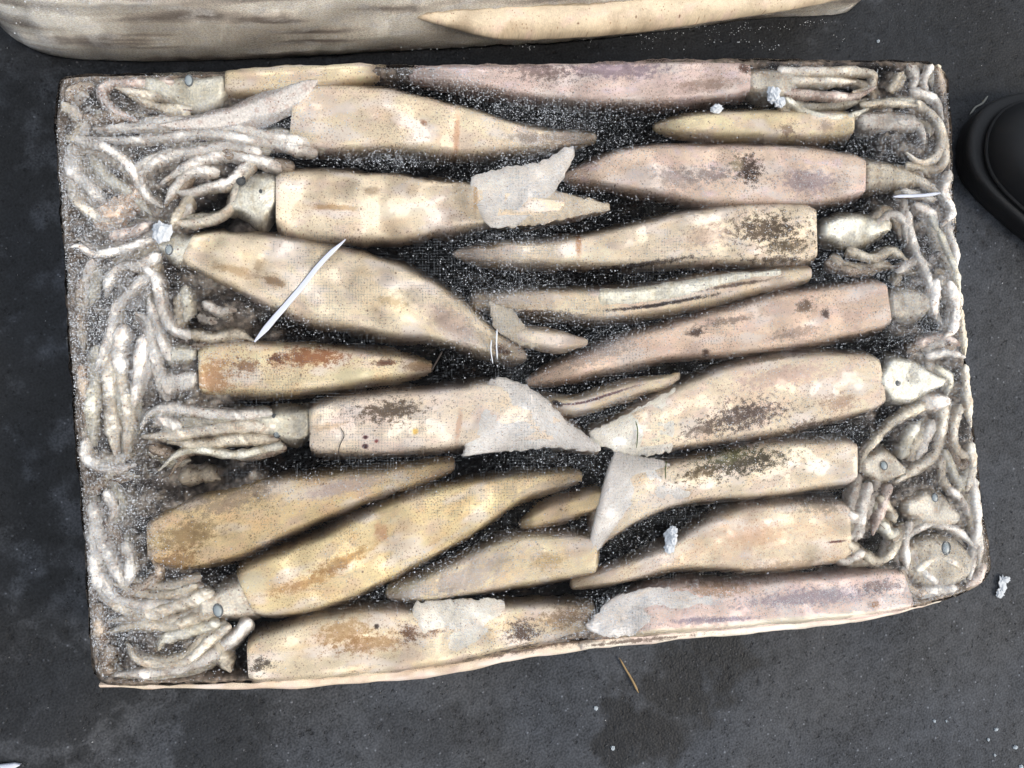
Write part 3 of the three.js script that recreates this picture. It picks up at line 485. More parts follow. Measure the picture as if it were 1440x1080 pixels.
squid('grey pink squid with a small dark oval spot, sixth from the back on the right', {
  mantle: [[[1246, 388], [1180, 396], [1100, 408], [1020, 430], [940, 452], [860, 476], [800, 504], [744, 532]], [[1256, 464], [1180, 480], [1100, 494], [1020, 502], [940, 508], [860, 524], [800, 534], [744, 540]], { d: 0.0011, dots: 0.8, c: 0xcfb9a6, c2: 0xb49a8a, c3: 0xc9b0a6, w: 0.74, lift: 0.42, stains: [[982, 466, 15, 7, 0x3e2a20, 0.9, 0.5], [996, 495, 7, 6, 0x4a3428, 0.8, 0.4], [1135, 430, 16, 12, 0x5c4838, 0.75, 0.8], [1165, 440, 7, 8, 0x40302a, 0.8, 0.6], [1120, 468, 40, 10, 0x8a7468, 0.5, 0.9], [1020, 452, 40, 6, 0x6a5648, 0.6, 0.9], [840, 498, 60, 14, 0x9a8476, 0.5, 0.8]] }],
  heads: [[[[1256, 404], [1276, 398], [1296, 402], [1312, 412]], [[1258, 452], [1280, 458], [1300, 452], [1312, 440]], { f: 'cream', d: 0.0008 }]],
  arms: [[[[1310, 396], [1334, 398], [1352, 418], [1358, 440]], 6, 5], [[[1318, 400], [1315, 428], [1318, 448]], 8, 7, { ...F, d: -0.0012 }], [[[1338, 402], [1346, 430], [1342, 462], [1330, 474]], 9, 8, { ...F, d: -0.0012 }], [[[1270, 378], [1290, 366], [1310, 372]], 8, 6, fr(0.002)], [[[1356, 440], [1360, 470], [1362, 500]], 6, 5, TN], [[[1296, 482], [1326, 474], [1356, 486]], 8, 6, PK], [[[1310, 500], [1336, 496], [1362, 502]], 7, 6, F]],
});
squid('thin squid tip with a purple midline in the dark middle of the block', {
  mantle: [[[956, 528], [940, 530], [900, 536], [850, 548], [810, 560], [764, 556]], [[956, 530], [940, 540], [900, 552], [850, 570], [810, 580], [780, 584]], { d: 0.0015, open: 0, h: 0.007, dots: 0.2, c: 0xcfc0a4, c2: 0xb09a80, stains: [[840, 560, 70, 2.5, 0x5a3a40, 0.85, 0.4], [786, 566, 8, 6, 0x2a2024, 0.9, 0.3]] }],
});
squid('blotchy squid with a plain white head and dark eye slit at the right', {
  mantle: [[[1236, 494], [1170, 492], [1090, 496], [1020, 512], [960, 536], [900, 566], [834, 604]], [[1248, 576], [1180, 594], [1110, 612], [1040, 622], [970, 632], [900, 638], [834, 622]], { d: 0.0003, dots: 0.6, c: 0xe0cdb6, c2: 0xcbab96, c3: 0xd9bfb4, stains: [[1050, 584, 60, 20, 0x4e3c32, 0.9, 1.0], [1000, 600, 40, 10, 0x6a584a, 0.7, 1.0], [1100, 530, 80, 18, 0xc9a59a, 0.5, 0.7], [1140, 600, 40, 10, 0x5a4636, 0.7, 1.0], [1180, 565, 30, 14, 0xa37c60, 0.5, 0.9], [1080, 505, 50, 4, 0x8a7866, 0.6, 0.7]] }],
  fins: [[[[950, 548], [910, 570], [870, 590], [832, 608]], [[945, 632], [910, 638], [880, 636], [840, 622]], { c: 0xe2dccb, c2: 0xd0c2a8, c3: 0xe0dbd0, d: -0.0002 }]],
  heads: [[[[1240, 520], [1254, 498], [1285, 500], [1312, 516], [1330, 532]], [[1244, 552], [1256, 570], [1285, 572], [1304, 560], [1322, 546]], { f: 'white', d: -0.0008, h: 0.014, eyes: [[1261, 539, 5, -0.0008, 1]] }], [[[1300, 556], [1316, 548], [1334, 556]], [[1304, 578], [1318, 584], [1336, 572]], { f: 'frosted', d: -0.0004 }]],
  arms: [[[[1300, 572], [1266, 588], [1242, 610], [1218, 640], [1212, 664]], 8, 5, TN], [[[1322, 520], [1338, 532], [1334, 556]], 7, 7, WH], [[[1274, 634], [1282, 612], [1296, 594]], 12, 10, WH], [[[1330, 578], [1326, 610], [1316, 642], [1290, 660], [1262, 678]], 10, 8], [[[1312, 600], [1302, 624], [1292, 644]], 12, 10, F], [[[1352, 576], [1344, 606], [1350, 634], [1366, 640], [1374, 616]], 9, 7], [[[1334, 640], [1346, 668], [1358, 690]], 8, 6, WH], [[[1360, 520], [1366, 560], [1372, 600]], 7, 6], [[[1376, 630], [1372, 660], [1362, 690]], 8, 6]],
});
squid('squid with a broad white fin over its neighbours and mossy dark grime beside it', {
  mantle: [[[1206, 614], [1150, 616], [1080, 620], [1010, 634], [950, 646], [880, 660], [838, 700]], [[1206, 684], [1150, 692], [1080, 702], [1010, 706], [950, 716], [880, 750], [830, 792]], { d: 0.0004, dots: 0.5, c: 0xe8dabd, c2: 0xd2b48e, stains: [[1040, 650, 70, 18, 0x3c3220, 0.95, 1.0], [980, 664, 30, 10, 0x5c4a30, 0.8, 1.0], [1020, 640, 40, 12, 0x6a6a3c, 0.6, 1.0], [1180, 700, 30, 6, 0x6a5a4a, 0.6, 0.8], [975, 695, 8, 8, 0xa58052, 0.6, 0.5]] }],
  fins: [[[[866, 636], [900, 644], [940, 654], [972, 690]], [[828, 794], [870, 740], [920, 712], [968, 700]], { c: 0xe8e6de, c2: 0xd9d3c6, c3: 0xe6e4e2, d: -0.0006, n: 44, h: 0.0022 }]],
  heads: [[[[1216, 640], [1240, 626], [1262, 636], [1274, 654]], [[1218, 672], [1236, 684], [1256, 682], [1272, 670]], { f: 'cream', d: 0.0004, eyes: [[1243, 655, 6, 0.0]] }]],
  arms: [[[[1224, 686], [1216, 716], [1208, 746], [1190, 764]], 10, 8, F], [[[1252, 688], [1242, 718], [1230, 752]], 7, 6, PK], [[[1210, 780], [1190, 790], [1176, 770]], 8, 6, F], [[[1246, 742], [1256, 752], [1270, 746]], 9, 5, WH], [[[1244, 705], [1256, 720], [1262, 735]], 9, 7, fr(0.0015, 'tan')]],
});
squid('orange tinted squid on the right, frost lump near its tip, large yellowish head', {
  mantle: [[[1196, 702], [1130, 702], [1060, 708], [1000, 726], [940, 764], [880, 792], [808, 820]], [[1198, 792], [1140, 802], [1070, 808], [1000, 804], [940, 806], [880, 818], [808, 828]], { d: 0.0006, dots: 0.8, c: 0xe4cfb6, c2: 0xd6ac88, c3: 0xe0c8b8, dot: 0xb07048, stains: [[1150, 712, 40, 12, 0x8a7a6a, 0.6, 0.9], [1060, 755, 60, 20, 0xdcb08c, 0.5, 0.8], [1175, 762, 16, 2, 0x5a2a20, 0.9, 0.3], [1110, 795, 60, 8, 0x9a7c62, 0.5, 0.8]] }],
  heads: [[[[1276, 700], [1300, 686], [1330, 692], [1350, 720]], [[1280, 730], [1300, 744], [1330, 748], [1346, 738]], { f: 'cream', d: 0.0004, eyes: [[1315, 700, 6, 0.0003]] }]],
  arms: [[[[1200, 770], [1240, 790], [1262, 770], [1276, 750]], 9, 6, TN], [[[1282, 740], [1276, 770], [1278, 800]], 7, 6, F], [[[1340, 690], [1356, 704], [1366, 726]], 8, 6, fr(0.001)], [[[1376, 680], [1378, 720], [1384, 770], [1380, 800]], 8, 7, F], [[[1200, 726], [1214, 740], [1206, 760]], 10, 8, F]],
});
squid('purple grey squid along the front edge at the right, round eye near the corner', {
  mantle: [[[1268, 796], [1200, 802], [1120, 810], [1040, 816], [960, 818], [900, 828], [862, 846]], [[1290, 862], [1200, 876], [1120, 882], [1040, 890], [960, 896], [900, 900], [840, 906]], { d: 0.0006, e: 0.003, dots: 0.5, c: 0xc8b5ac, c2: 0xa08c8c, c3: 0xb8aeb4, w: 0.74, lift: 0.42, stains: [[1000, 830, 60, 12, 0xa17c5c, 0.6, 0.9], [1140, 840, 110, 14, 0x8a7a88, 0.7, 0.8], [1240, 825, 40, 10, 0x6a585a, 0.6, 0.9], [1130, 872, 160, 7, 0xf0e6d0, 0.95, 0.2], [930, 890, 90, 6, 0xe6d9be, 0.9, 0.2], [1232, 850, 9, 6, 0x8a5c38, 0.8, 0.4], [1000, 872, 70, 5, 0x85788a, 0.7, 0.6]] }],
  fins: [[[[872, 838], [910, 830], [960, 832], [1000, 838]], [[850, 856], [900, 854], [960, 858], [1000, 854]], { c: 0xe3e0e2, c2: 0xcfc6c8, d: -0.0004 }], [[[826, 878], [860, 852], [890, 848], [914, 866]], [[836, 890], [860, 894], [890, 890], [912, 876]], { c: 0xdfe0ea, c2: 0xcfd0dc, d: -0.0006 }]],
  heads: [[[[1280, 760], [1310, 748], [1350, 756], [1372, 780]], [[1280, 820], [1310, 834], [1345, 832], [1370, 816]], { f: 'tan', d: 0.001, eyes: [[1331, 771, 9, 0.0006]] }]],
  arms: [[[[1380, 740], [1372, 780], [1366, 814]], 8, 7, F], [[[1276, 756], [1310, 738], [1350, 748], [1374, 772]], 6, 5, F], [[[1294, 800], [1316, 786], [1350, 796], [1360, 818]], 7, 5], [[[1286, 778], [1300, 804], [1330, 826]], 7, 5, F], [[[1396, 798], [1380, 812], [1362, 826]], 6, 7, PK], [[[1340, 842], [1300, 846], [1262, 838]], 10, 8, F], [[[1272, 810], [1284, 830], [1310, 842]], 8, 7, fr(0.001, 'brown')]],
});
// --- the layer below, showing past the front edge
squid('pale squid flank showing as a thin strip below the front edge, left stretch', { mantle: [[[140, 962], [300, 960], [480, 950], [620, 935], [760, 907], [900, 893]], [[140, 967], [300, 969], [420, 968], [480, 964], [620, 951], [700, 935], [760, 924], [900, 906]], { amp: 0.0007, stains: [[560, 948, 120, 4, 0x4a3c34, 0.9, 0.9], [250, 966, 90, 4, 0x6a5a4e, 0.8, 0.9], [760, 918, 80, 4, 0x5a4a40, 0.8, 0.9]], T: T - 0.012, d: 0, e: 0.001, lift: 0, cool: 1, open: 0, h: 0.006, dots: 0, c: 0xd2c6b4, c2: 0xb09c86, mottle: 0.9 }] });
squid('pale squid flank showing as a thin strip below the front edge, right stretch', { mantle: [[[820, 902], [960, 888], [1100, 876], [1220, 862], [1330, 838]], [[820, 915], [960, 900], [1040, 893], [1100, 887], [1220, 873], [1330, 848]], { amp: 0.0007, stains: [[900, 908, 90, 3, 0x5a4a40, 0.8, 0.9], [1230, 866, 30, 5, 0x8a6a50, 0.7, 0.9]], T: T - 0.010, d: 0, e: 0.001, lift: 0.1, cool: 1, open: 0, h: 0.006, dots: 0, c: 0xe0d8cc, c2: 0xb8aaa0, mottle: 0.9 }] });

// ---------------------------------------------------------------- frost on the block
const icy = new THREE.MeshPhysicalMaterial({ color: 0xd8dce2, roughness: 0.6 });
let inside;
{
  // [x, y, rx, ry, turn, amount] where frost lies thick
  const patches = [[545, 224, 70, 12, 0, 9], [1180, 480, 240, 330, 0, 1.8], [130, 300, 90, 260, 0, 9], [140, 800, 70, 140, 0, 8], [1320, 420, 55, 300, 0, 7], [1200, 850, 160, 26, 0, 5], [400, 140, 50, 26, -0.5, 9], [300, 175, 140, 22, 0, 7], [300, 210, 90, 26, 0, 6], [100, 240, 40, 40, 0.5, 8], [160, 300, 40, 34, 0, 5], [600, 100, 80, 18, 0.2, 8], [720, 150, 90, 22, 0.2, 5], [760, 215, 80, 50, -0.5, 6], [750, 280, 90, 26, 0.1, 6], [740, 350, 90, 26, 0, 6], [740, 410, 80, 26, 0, 5], [880, 225, 40, 25, 0, 4], [850, 160, 90, 25, 0, 3], [1110, 110, 70, 25, 0, 4], [1240, 200, 60, 40, 0, 5], [1300, 130, 40, 40, 0, 5], [170, 430, 60, 60, 0, 8], [120, 480, 28, 90, 0, 7], [200, 500, 40, 60, 0, 7], [255, 530, 20, 30, 0, 5], [310, 500, 50, 26, 0, 3], [250, 590, 60, 26, 0, 5], [160, 655, 50, 18, 0, 5], [190, 710, 26, 50, 0, 5], [130, 780, 30, 60, 0, 8], [150, 870, 50, 50, 0, 5], [240, 900, 80, 50, 0, 3], [700, 460, 60, 50, 0.6, 4], [880, 480, 70, 20, -0.3, 4], [840, 570, 60, 30, -0.3, 4], [720, 590, 60, 40, 0, 4], [800, 640, 60, 24, 0, 3], [890, 700, 50, 60, 0, 3], [860, 480, 50, 20, 0, 3], [680, 790, 90, 30, -0.3, 5], [580, 830, 60, 14, -0.2, 5], [650, 880, 60, 26, 0, 6], [870, 870, 45, 22, -0.1, 14], [940, 845, 80, 14, 0, 8], [780, 890, 60, 18, 0, 6], [1080, 850, 140, 20, 0, 4], [1270, 840, 80, 24, 0, 6], [1330, 800, 50, 50, 0, 5], [1290, 420, 60, 60, 0, 4], [1330, 340, 30, 80, 0, 4], [1200, 390, 60, 30, 0, 4], [1180, 610, 60, 16, -0.1, 4], [1000, 260, 60, 20, 0, 4], [1150, 260, 60, 30, 0, 3], [480, 680, 100, 20, -0.1, 3], [270, 820, 80, 18, 0, 3], [1370, 700, 20, 80, 0, 5], [800, 440, 50, 18, 0, 4], [380, 440, 70, 14, 0.3, 3], [840, 780, 60, 30, 0, 2]];
  const dens = (x, y) => { let k = 0.03 + 0.5 * Math.max(0, fbm(x * 0.006, y * 0.006, 3)) + 0.3 * Math.max(0, fbm(x * 0.03, y * 0.03 + 9, 2)); for (const [a, b, rx, ry, t, q] of patches) { const c = Math.cos(t), s = Math.sin(t), dx = (x - a) * c + (y - b) * s, dy = -(x - a) * s + (y - b) * c, r = (dx / rx) ** 2 + (dy / ry) ** 2; if (r < 4) k += 1.25 * q * Math.exp(-r) * (0.55 + 0.9 * (0.5 + 0.5 * n2(x * 0.05, y * 0.05))); } return k; };
  const poly = OUT; inside = (x, y) => { let c = false; for (let i = 0, j = poly.length - 1; i < poly.length; j = i++) { const [xi, yi] = poly[i], [xj, yj] = poly[j]; if ((yi > y) !== (yj > y) && x < (xj - xi) * (y - yi) / (yj - yi) + xi) c = !c; } return c; };
  const list = [];
  for (let t = 0; t < 1800000 && list.length < 200000; t++) {
    let x = rr(70, 1400), y = rr(78, 970);
    if (!inside(740 + (x - 740) * 1.01, 520 + (y - 520) * 1.015)) continue;
    const k = dens(x, y);
    if (rnd() * 14 > k) continue;
    if (rnd() < 0.2) { const q = 4.4; if (rnd() < 0.5) x = Math.round(x / q) * q; else y = Math.round(y / q) * q; }   // lies in the grooves the weave left
    list.push([x, y, k]);
  }
  const g = new THREE.IcosahedronGeometry(1, 0), im = new THREE.InstancedMesh(g, icy, list.length), q = new THREE.Object3D();
  list.forEach(([x, y, k], i) => {
    const p = P(x, y), s = (0.00010 + 0.00028 * rnd() ** 4) * (k > 4 ? 0.95 : 1);
    q.position.set(p.x, T + rr(-0.0002, 0.0006) , p.z); q.rotation.set(rr(0, 6), rr(0, 6), rr(0, 6)); q.scale.set(s * rr(0.7, 1.5), s * rr(0.5, 1), s * rr(0.7, 1.5)); q.updateMatrix(); im.setMatrixAt(i, q.matrix);
  });
  im.name = 'frost_crystals'; im.castShadow = im.receiveShadow = true; im.userData = { kind: 'stuff', label: 'white frost grains scattered over the face of the ice' };
  block.add(im);
}
{ // ridges of frost left by the weave of the sack
  const q4 = 4.1, spots4 = [], d3 = new THREE.Object3D();
  for (let y = 90; y < 960; y += q4) for (let x = 90; x < 1390; x += q4) {
    const mask = sst(0.62 + 0.7 * fbm(x * 0.006 + 3, y * 0.006, 3) - 0.55 * Math.max(0, Math.hypot((x - 640) / 560, (y - 520) / 440) - 0.3), 0.35, 0.85);
    for (const a of [0, 1]) if (inside(x, y) && rnd() < mask * 0.6) spots4.push([x + rr(-0.3, 0.3), y + rr(-0.3, 0.3), a]);
  }
  const g = new THREE.CylinderGeometry(1, 1, 1, 5, 1); g.rotateZ(Math.PI / 2);
  const im = new THREE.InstancedMesh(g, new THREE.MeshPhysicalMaterial({ color: 0x7d8288, roughness: 0.6 }), spots4.length);
  spots4.forEach(([x, y, a], i) => { const p = P(x, y), l = q4 * PXM * rr(0.7, 1.05), w = 0.000075 * rr(0.5, 1.1); d3.position.set(p.x, T + 0.0001, p.z); d3.rotation.set(0, (a ? Math.PI / 2 : 0) + 0.03 + rr(-0.1, 0.1), 0); d3.scale.set(l, w, w); d3.updateMatrix(); im.setMatrixAt(i, d3.matrix); });
  im.name = 'weave_imprint'; im.userData = { kind: 'stuff', label: 'fine grid of frost ridges pressed by a woven sack' }; im.castShadow = im.receiveShadow = true; block.add(im);
}
function lump(r, salt, sx = 1, sy = 0.7, sz = 1) {
  const g = new THREE.IcosahedronGeometry(1, 4), p = g.attributes.position;
  for (let i = 0; i < p.count; i++) { const v = new V3().fromBufferAttribute(p, i), k = r * (1 + 0.32 * n3(v.x * 1.4 + salt, v.y * 1.4, v.z * 1.4) + 0.16 * n3(v.x * 4, v.y * 4 + salt, v.z * 4)); p.setXYZ(i, v.x * k * sx, v.y * k * sy, v.z * k * sz); }
  g.computeVertexNormals(); return g;
}
function solo(name, label, category, geo, mat, pos, group) {
  const m = new THREE.Mesh(geo, mat); m.name = numbered(name); m.position.copy(pos); m.castShadow = m.receiveShadow = true;
  m.userData = { label, category }; if (group) m.userData.group = group; scene.add(m); return m;
}
const at = (x, y, h) => { const p = P(x, y, h); return p; };
const frostMat = new THREE.MeshPhysicalMaterial({ color: 0xcfd3d8, roughness: 0.8 });
solo('frost_lump', 'upright white frost lump at the front right, on the tip of the orange tinted squid', 'frost lump', mergeGeometries([lump(0.0042, 3, 0.9, 1.2, 1.3), lump(0.003, 9, 1, 0.9, 0.9).translate(0.001, 0.002, -0.0055), lump(0.0036, 12, 0.9, 0.6, 1.1).translate(-0.001, -0.001, 0.006)]), frostMat, at(943, 757, T + 0.002), 'frost lumps on the block');
solo('frost_lump', 'small white frost lump at the back, below the end of the purplish frosted squid', 'frost lump', lump(0.0036, 21, 1.2, 0.7, 0.8), frostMat, at(1008, 153, T + 0.001), 'frost lumps on the block');
solo('frost_lump', 'pinkish white frost lump beside the arms of the back right squid', 'frost lump', mergeGeometries([lump(0.005, 31, 0.9, 0.6, 1.1), lump(0.0036, 35, 1, 0.7, 1).translate(0.004, 0, 0.005)]), frostMat, at(1088, 134, T + 0.0006), 'frost lumps on the block');
solo('frost_lump', 'white frost lump on the left, above the eye of the aslant squid', 'frost lump', lump(0.0052, 44, 1, 0.7, 1.2), frostMat, at(228, 326, T + 0.001), 'frost lumps on the block');
solo('gut_scrap', 'orange pink lump of gut between the arms at the left edge', 'gut scrap', mergeGeometries([lump(0.011, 51, 1, 0.5, 0.8), lump(0.009, 55, 0.9, 0.6, 1).translate(0.009, -0.001, -0.008), lump(0.008, 58, 1, 0.5, 0.7).translate(-0.006, 0, 0.007)]), fleshMaterial(0xead8c6, 0xd9b394, 0xb98c66, 131, 0.2), at(165, 300, T - 0.0048));
// ---------------------------------------------------------------- plastic strips, grass, hair on the block
const plastic = new THREE.MeshPhysicalMaterial({ color: 0xd2d6e4, roughness: 0.35, clearcoat: 0.4 });
function strip(name, label, category, pts, w0, w1, lift, mat, th = 0.00025, h = T) {
  const n = 40, c = spline(pts.map((q) => P(q[0], q[1], h)), n), pos = [], uv = [];
  const o = c[Math.floor(n / 2)].clone();
  const rows = [];
  for (let i = 0; i < n; i++) {
    const t = i / (n - 1), tan = c[Math.min(n - 1, i + 1)].clone().sub(c[Math.max(0, i - 1)]).setY(0).normalize(), s = new V3(-tan.z, 0, tan.x);
    const w = (w0 + (w1 - w0) * t) * PXM * (0.25 + 0.75 * Math.min(1, 8 * t, 8 * (1 - t)));
    rows.push([c[i], s, w, lift + 0.0004 * n2(c[i].x * 60, c[i].z * 60) + 0.0003 * Math.sin(t * 9)]);
  }
  for (const [p, s, w, y] of rows) for (const [a, b] of [[-1, 0], [-0.6, 1], [0.6, 1.2], [1, 0.2], [0, -0.6], [-1, 0]]) { pos.push(p.x + s.x * w * a - o.x, y + th * b, p.z + s.z * w * a - o.z); uv.push(0, 0); }
  return solo(name, label, category, gridGeometry(n, 5, pos, uv), mat, new V3(o.x, h, o.z));
}
strip('plastic_strip', 'long white woven plastic strip lying aslant over the left squid', 'plastic strip', [[486, 337], [455, 366], [420, 408], [385, 449], [358, 481]], 3.2, 4.6, 0.0006, plastic, 0.0003);
strip('plastic_strip', 'short white plastic strip at the right edge of the block', 'plastic strip', [[1255, 277], [1280, 276], [1300, 275], [1321, 272]], 2.6, 2.6, 0.0008, plastic, 0.0003);
const thread = new THREE.MeshStandardMaterial({ color: 0xdfe4ea, roughness: 0.5 }), grass = new THREE.MeshStandardMaterial({ color: 0x4d5a2c, roughness: 0.7 }), hair = new THREE.MeshStandardMaterial({ color: 0x241a14, roughness: 0.6 });
strip('thread', "short pale thread near the aslant squid's tip, right one of the pair", 'thread', [[699, 462], [698, 480], [699, 506]], 1.2, 1.0, 0.0005, thread, 0.0003);
strip('thread', "short pale thread near the aslant squid's tip, left one of the pair", 'thread', [[691, 478], [690, 490], [693, 512]], 1.0, 0.8, 0.0005, thread, 0.0003);
strip('grass_blade', 'thin green grass blade standing across the fin left of the broad white fin', 'grass blade', [[893, 592], [896, 605], [894, 630]], 0.9, 0.8, 0.0012, grass, 0.0004);
strip('grass_blade', 'thin green grass blade on the broad white fin beside the mossy grime', 'grass blade', [[936, 648], [935, 660], [935, 674]], 0.9, 0.8, 0.0012, grass, 0.0004);
strip('twig', 'tiny dark twig in the gap beside the rust brown squid', 'twig', [[622, 494], [614, 508], [606, 522]], 1.4, 1.4, 0.0008, hair, 0.0005);
strip('twig', 'tiny dark splinter at the seam below the plump cream squid', 'twig', [[735, 327], [752, 322], [776, 316]], 1.2, 0.8, 0.0006, hair, 0.0004);
strip('hair', 'fine curved brown hair on the squid with two red specks', 'hair', [[478, 600], [484, 612], [478, 626], [475, 644]], 0.5, 0.5, 0.0006, hair, 0.0002);

// ---------------------------------------------------------------- the second block at the back
{
  const O2 = [[0, 20], [20, 52], [70, 72], [150, 78], [280, 78], [420, 73], [560, 65], [700, 57], [860, 46], [1000, 28], [1080, 18], [1180, 12], [1205, 4], [1208, -30], [1200, -330], [1150, -350], [600, -340], [60, -330], [-10, -300], [-16, -60]];
  const c = new THREE.CatmullRomCurve3(O2.map((q) => P(q[0], q[1], 0.012)), true, 'centripetal'), out = c.getSpacedPoints(480); out.pop();
  const mid = new V3(); out.forEach((p) => mid.add(p)); mid.multiplyScalar(1 / out.length);
  const b2 = thing('frozen_block', 'second frozen block, only its front side in view at the back of the ground', 'frozen block', 'frozen squid blocks');
  const H = 0.075;
  const map = tex(1024, 256, (u, v, q) => {
    const x = u * 0.66, y = v * 0.1, k = 0.5 + 0.5 * fbm(x * 7, y * 60, 2), f = fbm(x * 30, y * 70, 4);
    q[0] = 0.97; q[1] = 0.935; q[2] = 0.88; mixTo(q, [0.40, 0.36, 0.34], sst(k, 0.46, 0.85) * 0.75); mixTo(q, [0.90, 0.89, 0.88], sst(f, 0.05, 0.5) * 0.7);
    const b = 1 + 0.25 * n2(x * 1200, y * 1200); for (let i = 0; i < 3; i++) q[i] *= b;
  }, true, THREE.MirroredRepeatWrapping);
  const g = hull(out, mid, [[0.02, H], [0.014, H - 0.0015], [0.010, H - 0.006], [0.006, H - 0.016], [0.003, H - 0.03], [0.001, 0.03], [0, 0.014], [0.002, 0.004], [0.006, 0.001]],
    (q) => H + 0.0006 * n2(q.x * 30, q.z * 30), (q) => [(q.x + 0.33) / 0.66, (q.y - q.z * 0.3) / 0.1], 40);
  const p = g.attributes.position;
  for (let i = 0; i < p.count; i++) { const y = p.getY(i); if (y > 0.003 && y < H - 0.001) p.setZ(i, p.getZ(i) + 0.0014 * n2(p.getX(i) * 9, y * 80) + 0.0005 * n2(p.getX(i) * 60, y * 120)); }
  g.computeVertexNormals();
  mesh('ice_body', g, new THREE.MeshPhysicalMaterial({ map, roughness: 0.5, clearcoat: 0.5, clearcoatRoughness: 0.3, bumpMap: wrinkle(), bumpScale: 0.0008 }), b2);
  const glaze = hull(out, mid, [[0.019, H + 0.0012], [0.013, H], [0.009, H - 0.0055], [0.005, H - 0.016], [0.002, H - 0.03], [-0.0002, 0.03], [-0.001, 0.014], [-0.001, 0.004], [0.003, 0.0006]], (q) => H + 0.0012 + 0.0002 * n2(q.x * 30, q.z * 30), planUV, 30);
  mesh('ice', glaze, block.children[0].material, b2);
  // squid lying in its side, seen lengthways
  const flank = (label, pts, y, r, col) => {
    const geo = loft(pts.map(([x, yy, w]) => [x, yy - w - 8]), pts.map(([x, yy, w]) => [x, yy + w - 8]), { T: y, d: 0, h: r, e: 0.001, open: 0, amp: 0.001, p: 2.1 });
    const s = thing('squid', label, 'squid', undefined);
    mesh('mantle', geo, skin(geo, { edgeShade: 0, cool: 1, w: 0.95, mottle: 0.9, ...col }), s); settle(s);
  };
  flank('cream squid flank along the side of the back block, right of its middle', [[580, 18, 6], [700, 16, 26], [800, 10, 30], [900, 4, 29], [1000, -4, 25], [1100, -8, 18], [1190, -10, 8]], 0.052, 0.018, { c: 0xd2c5ac, c2: 0xb0a088, dots: 0.2, lift: 0 });
  const list = []; for (let t = 0; t < 5000; t++) { const x = rr(10, 1190), y = rr(-10, 70); const k = fbm(x * 0.01, y * 0.05, 3) + Math.exp(-(((x - 520) / 160) ** 2)) * 0.4; if (k > rr(-0.1, 0.6)) list.push([x, y]); }
  const ray = new THREE.Raycaster(), body = b2.children[0]; b2.updateMatrixWorld(true);
  const im = new THREE.InstancedMesh(new THREE.IcosahedronGeometry(1, 0), icy, list.length), q = new THREE.Object3D(); let n = 0;
  // grains stand on the sloping side: height from the side's own profile
  list.forEach(([x, y]) => { const h = clamp(0.012 + (66 - x * 0.035 - y) * 0.0011, 0.012, H), s0 = P(x, y, h), s = 0.0002 + 0.0004 * rnd() ** 3; q.position.copy(s0); q.rotation.set(rr(0, 6), rr(0, 6), 0); q.scale.setScalar(s); q.updateMatrix(); im.setMatrixAt(n++, q.matrix); });
  im.name = 'frost_crystals'; im.userData = { kind: 'stuff' }; im.castShadow = true; b2.add(im);
}

// ---------------------------------------------------------------- boot
{
  const B = [[1440, 134], [1404, 139], [1372, 156], [1354, 186], [1351, 222], [1360, 248], [1382, 276], [1412, 304], [1450, 336], [1560, 420], [1760, 540], [1900, 590], [1990, 560], [2010, 470], [1940, 380], [1760, 270], [1600, 180], [1510, 140]];
  const c = new THREE.CatmullRomCurve3(B.map((q) => P(q[0] + 9, q[1] - 2, 0.018)), true, 'centripetal'), out = c.getSpacedPoints(260); out.pop();
  const mid = new V3(); out.forEach((p) => mid.add(p)); mid.multiplyScalar(1 / out.length);
  const boot = thing('boot', 'black rubber boot toe reaching in at the right edge', 'boot');
  const rubber = new THREE.MeshPhysicalMaterial({ color: new THREE.Color().setRGB(0.006, 0.006, 0.007), roughness: 0.6, bumpMap: wrinkle(), bumpScale: 0.0004 });
  const leather = new THREE.MeshPhysicalMaterial({ color: new THREE.Color().setRGB(0.006, 0.0065, 0.008), roughness: 0.55 });
  const axis = new V3(1, 0, 0.42).normalize();
  const ringAt = (inset, y) => (o) => { const d = o.clone().sub(mid).setY(0), l = d.length(), q = mid.clone().addScaledVector(d, (l - inset) / l); q.y = y; return q; };
  const build = (rows) => { const pos = [], uv = []; for (const fn of rows) for (let j = 0; j <= out.length; j++) { const q = fn(out[j % out.length]); pos.push(q.x, q.y, q.z); uv.push(j / 40, q.y * 20); } return gridGeometry(rows.length, out.length, pos, uv); };
  mesh('sole', build([ringAt(0.06, 0.0012), ringAt(0.004, 0.0012), ringAt(0.0015, 0.004), ringAt(0.001, 0.014), ringAt(-0.001, 0.017), ringAt(0, 0.021), ringAt(0.004, 0.0235), ringAt(0.012, 0.0225), ringAt(0.05, 0.02)]), rubber, boot);
  mesh('upper', build([ringAt(0.0135, 0.012), ringAt(0.0118, 0.022), ringAt(0.0112, 0.028), ringAt(0.0125, 0.034), ringAt(0.017, 0.044), ringAt(0.026, 0.054), ringAt(0.045, 0.064), (o) => { const q = ringAt(0.0, 0)(o); q.lerp(mid, 0.62); q.y = 0.072; return q; }, (o) => { const q = mid.clone().lerp(o, 0.02); q.y = 0.076; return q; }]), leather, boot);
  const welt = new THREE.CatmullRomCurve3(out.filter((_, i) => i % 3 === 0).map((o) => ringAt(0.0115, 0.0262)(o)), true);
  mesh('welt', new THREE.TubeGeometry(welt, 240, 0.0017, 8, true), rubber, boot);
  const shaft = new THREE.LatheGeometry([[0.052, 0], [0.05, 0.03], [0.048, 0.09], [0.052, 0.16], [0.049, 0.16], [0.045, 0.09], [0.047, 0]].map(([x, y]) => new THREE.Vector2(x, y)), 40);
  const sc = mid.clone().addScaledVector(axis, 0.06); shaft.translate(sc.x, 0.06, sc.z); mesh('shaft', shaft, leather, boot);
  settle(boot);
}

